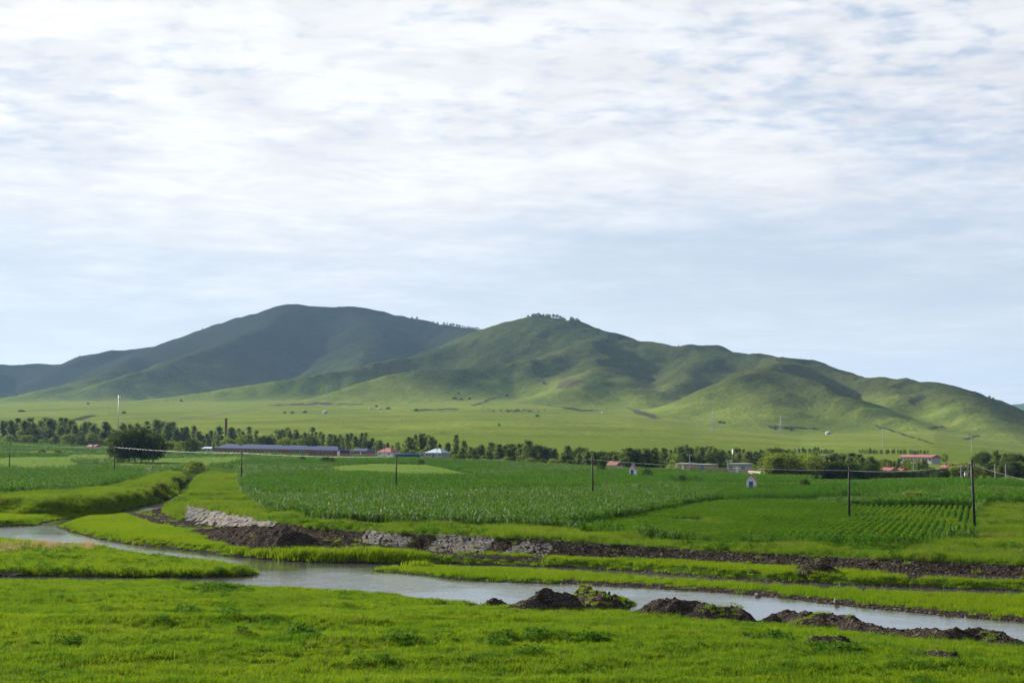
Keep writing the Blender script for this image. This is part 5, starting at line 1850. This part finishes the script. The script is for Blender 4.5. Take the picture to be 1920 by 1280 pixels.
for px, b_, t in ((376, 752, 733), (325, 769, 753), (274, 769, 757), (380, 768, 757), (371, 768, 757), (230, 752, 740), (512, 792, 775), (610, 788, 774), (644, 798, 786), (774, 793, 775), (759, 792, 783), (719, 751, 733), (1005, 800, 787), (1055, 807, 787), (1102, 788, 764), (1172, 791, 775), (1307, 806, 786), (1309, 826, 812), (1459, 815, 796), (1620, 832, 815), (1178, 812, 801), (684, 777, 768), (528, 782, 773), (92, 767, 748), (67, 775, 763), (133, 776, 762), (203, 775, 760), (448, 778, 762)):
    thin_pole(px, b_, t, 'faint thin pole on the green slope ' + where(px), r=0.13, group=FG, mat='wire')


def lattice(px, base, top, label, w0):
    x, y, z = hit(px, base)
    h = at(px, top, y)[2] - z
    root = empty('lattice_pylon', (x, y, z), 0.4); tag(root, label, 'pylon', 'steel pylons on the slope')
    w1 = w0 * 0.22
    for sx_ in (-1, 1):
        for sy_ in (-1, 1):
            MB().tube([(sx_ * w0, sy_ * w0, -0.4), (sx_ * w1, sy_ * w1, h * 0.68), (sx_ * 0.08, sy_ * 0.08, h)], [0.16, 0.12, 0.08], 5).build('leg', M['steel'], root)
    b = MB()
    n = 7
    for i in range(n):
        za, zb2 = h * 0.9 * i / n, h * 0.9 * (i + 1) / n
        wa = np.interp(za, [0, h * 0.68, h], [w0, w1, 0.08]); wb = np.interp(zb2, [0, h * 0.68, h], [w0, w1, 0.08])
        for (ax, ay), (bx_, by_) in (((-1, -1), (1, -1)), ((1, -1), (1, 1)), ((1, 1), (-1, 1)), ((-1, 1), (-1, -1))):
            b.tube([(ax * wa, ay * wa, za), (bx_ * wb, by_ * wb, zb2)], 0.06, 4)
            b.tube([(bx_ * wa, by_ * wa, za), (ax * wb, ay * wb, zb2)], 0.06, 4)
    b.build('bracing', M['steel'], root)
    for k, wd in ((0.70, 2.6), (0.82, 2.2), (0.93, 1.6)):
        MB().tube([(-wd, 0, h * k), (0, 0, h * (k + 0.02)), (wd, 0, h * k)], [0.10, 0.2, 0.10], 5).build('crossarm', M['steel'], root)


lattice(1337, 807, 770, 'left steel lattice pylon at the foot of the rounded hill', 2.2)
lattice(1464, 814, 780, 'right steel lattice pylon at the foot of the rounded hill', 2.0)
thin_pole(1656, 842, 803, 'tall pale pole on the slope above the pink roofed building', r=0.25, mat='steel', group=FG)
thin_pole(1822, 847, 817, 'tall pale pole on the slope near the right edge', r=0.25, mat='steel', group=FG)
thin_pole(907, 773, 747, 'tall pole on the slope at the left of the grazing herd', r=0.30, mat='steel', group=FG)
thin_pole(612, 747, 722, 'tall twin pole above the brown earth cut', True, r=0.30, mat='steel', group=FG)

# telecom mast behind the dark clump
y = 800; x = (222 - 960) / FPX * y; z = gz(x, y); zt = at(224, 740, y)[2]; h = zt - z
root = empty('telecom_mast', (x, y, z)); tag(root, 'slender pale telecom mast above the dark tree clump', 'mast')
MB().tube([(0, 0, -0.5), (0.15, 0, h * 0.5), (0.3, 0, h)], [0.42, 0.28, 0.16], 10).build('shaft', M['steel'], root, True)
MB().tube([(0.3, 0, h - 2.2), (0.3, 0, h - 2.0)], 0.9, 10).build('platform', M['steel'], root)
for k in range(3):
    a = k * 2.094
    MB().box(0.3 + 0.8 * math.cos(a) - 0.14, 0.3 + 0.8 * math.cos(a) + 0.14, 0.8 * math.sin(a) - 0.1, 0.8 * math.sin(a) + 0.1, h - 1.9, h - 0.1).build('antenna', M['white'], root)
# brick chimney
y = 960; x = (424.5 - 960) / FPX * y; z = gz(x, y); zt = at(424, 784, y)[2]; h = zt - z
root = empty('brick_chimney', (x, y, z)); tag(root, 'dark brick factory chimney rising above the left trees', 'chimney')
MB().tube([(0, 0, -0.5), (0, 0, h * 0.93)], [1.15, 0.85], 14).build('shaft', M['chimneybrick'], root)
MB().tube([(0, 0, h * 0.93), (0, 0, h)], [1.02, 1.0], 14).build('rim', M['chimneybrick'], root)

# grazing herd on the slope
def animal_mesh():
    b = MB()
    b.tube([(-0.95, 0, 1.05), (-0.7, 0, 1.08), (0.0, 0, 1.02), (0.65, 0, 1.10), (0.95, 0, 1.12)], [0.20, 0.34, 0.38, 0.36, 0.22], 8)
    b.tube([(0.85, 0, 1.15), (1.25, 0, 0.95), (1.55, 0, 0.55)], [0.22, 0.16, 0.12], 7)
    b.tube([(1.5, 0, 0.62), (1.72, 0, 0.35)], [0.14, 0.08], 6)
    for sx_ in (-0.72, 0.62):
        for sy_ in (-0.2, 0.2):
            b.tube([(sx_, sy_, 0.95), (sx_ + (0.06 if sx_ > 0 else -0.10), sy_, 0.5), (sx_, sy_, 0.0)], [0.16, 0.09, 0.07], 6)
    b.tube([(-0.95, 0, 1.1), (-1.1, 0, 0.6)], [0.05, 0.03], 5)
    me = bpy.data.meshes.new('animal'); me.from_pydata(b.v, [], b.f); me.materials.append(M['hide'])
    return me


AN = animal_mesh()
HPX = [R_.gauss(972, 16) if i < 46 else R_.uniform(912, 1016) for i in range(64)]
LEFTM, RIGHTM = HPX.index(min(HPX)), HPX.index(max(HPX))
for i in range(64):
    px = HPX[i]
    py = 771 + R_.uniform(-2.2, 2.0)
    x, y, z = hit(px, py)
    o = mesh_obj('grazing_animal', AN)
    o.location = (x, y, z - 0.05); o.rotation_euler = (0, 0, R_.uniform(0, 6.28)); s_ = R_.uniform(0.95, 1.35); o.scale = (s_, s_, s_)
    tag(o, ('leftmost straggler of the grazing herd on the green slope' if i == LEFTM else 'rightmost animal of the grazing herd on the green slope' if i == RIGHTM else 'dark brown animal in the dense middle of the grazing herd' if i < 46 else 'dark brown animal spread along the edge of the grazing herd'), 'animal', 'herd grazing on the slope')


def yurt(px, py, wpx, label):
    x, y, z = hit(px, py)
    r = wpx / FPX * y / 2
    root = empty('felt_tent', (x, y, z)); tag(root, label, 'tent', 'pale tents on the slope')
    MB().tube([(0, 0, -0.6), (0, 0, r * 0.55)], r, 14).build('wall', M['felt'], root)
    MB().tube([(0, 0, r * 0.55), (0, 0, r * 0.85), (0, 0, r * 1.0)], [r * 1.05, r * 0.5, r * 0.1], 14).build('roof', M['felt'], root)
    MB().box(-r * 0.18, r * 0.18, -r * 1.03, -r * 0.9, 0, r * 0.5).build('door', M['orangeroof'], root)


yurt(694, 766, 6, 'left of two pale tents below the brown earth cut')
yurt(712, 767, 7, 'right of two pale tents below the brown earth cut')
yurt(610, 774, 10, 'wide pale tent below the brown earth cut at left')
yurt(1131, 774, 6, 'pale tent right of the grazing herd')
yurt(1553, 814, 12, 'low pale tent at the foot of the rounded hill')

# ------------------------------------------------------------------ haze
def add_haze():
    m = bpy.data.materials.new('haze')
    m.use_nodes = True
    t = NT(m.node_tree)
    v = t.n('ShaderNodeVolumePrincipled', {'Color': (0.38, 0.62, 1.0, 1), 'Density': HAZE_D, 'Anisotropy': 0.15})
    t.n('ShaderNodeOutputMaterial', {'Volume': v.outputs[0]})
    o = MB().box(-9800, 9800, -9800, 9800, -8, 560).build('haze', m)
    o['kind'] = 'stuff'
    tag(o, 'thin blue haze over the whole valley', 'haze')


HAZE_D = 0.000025
add_haze()
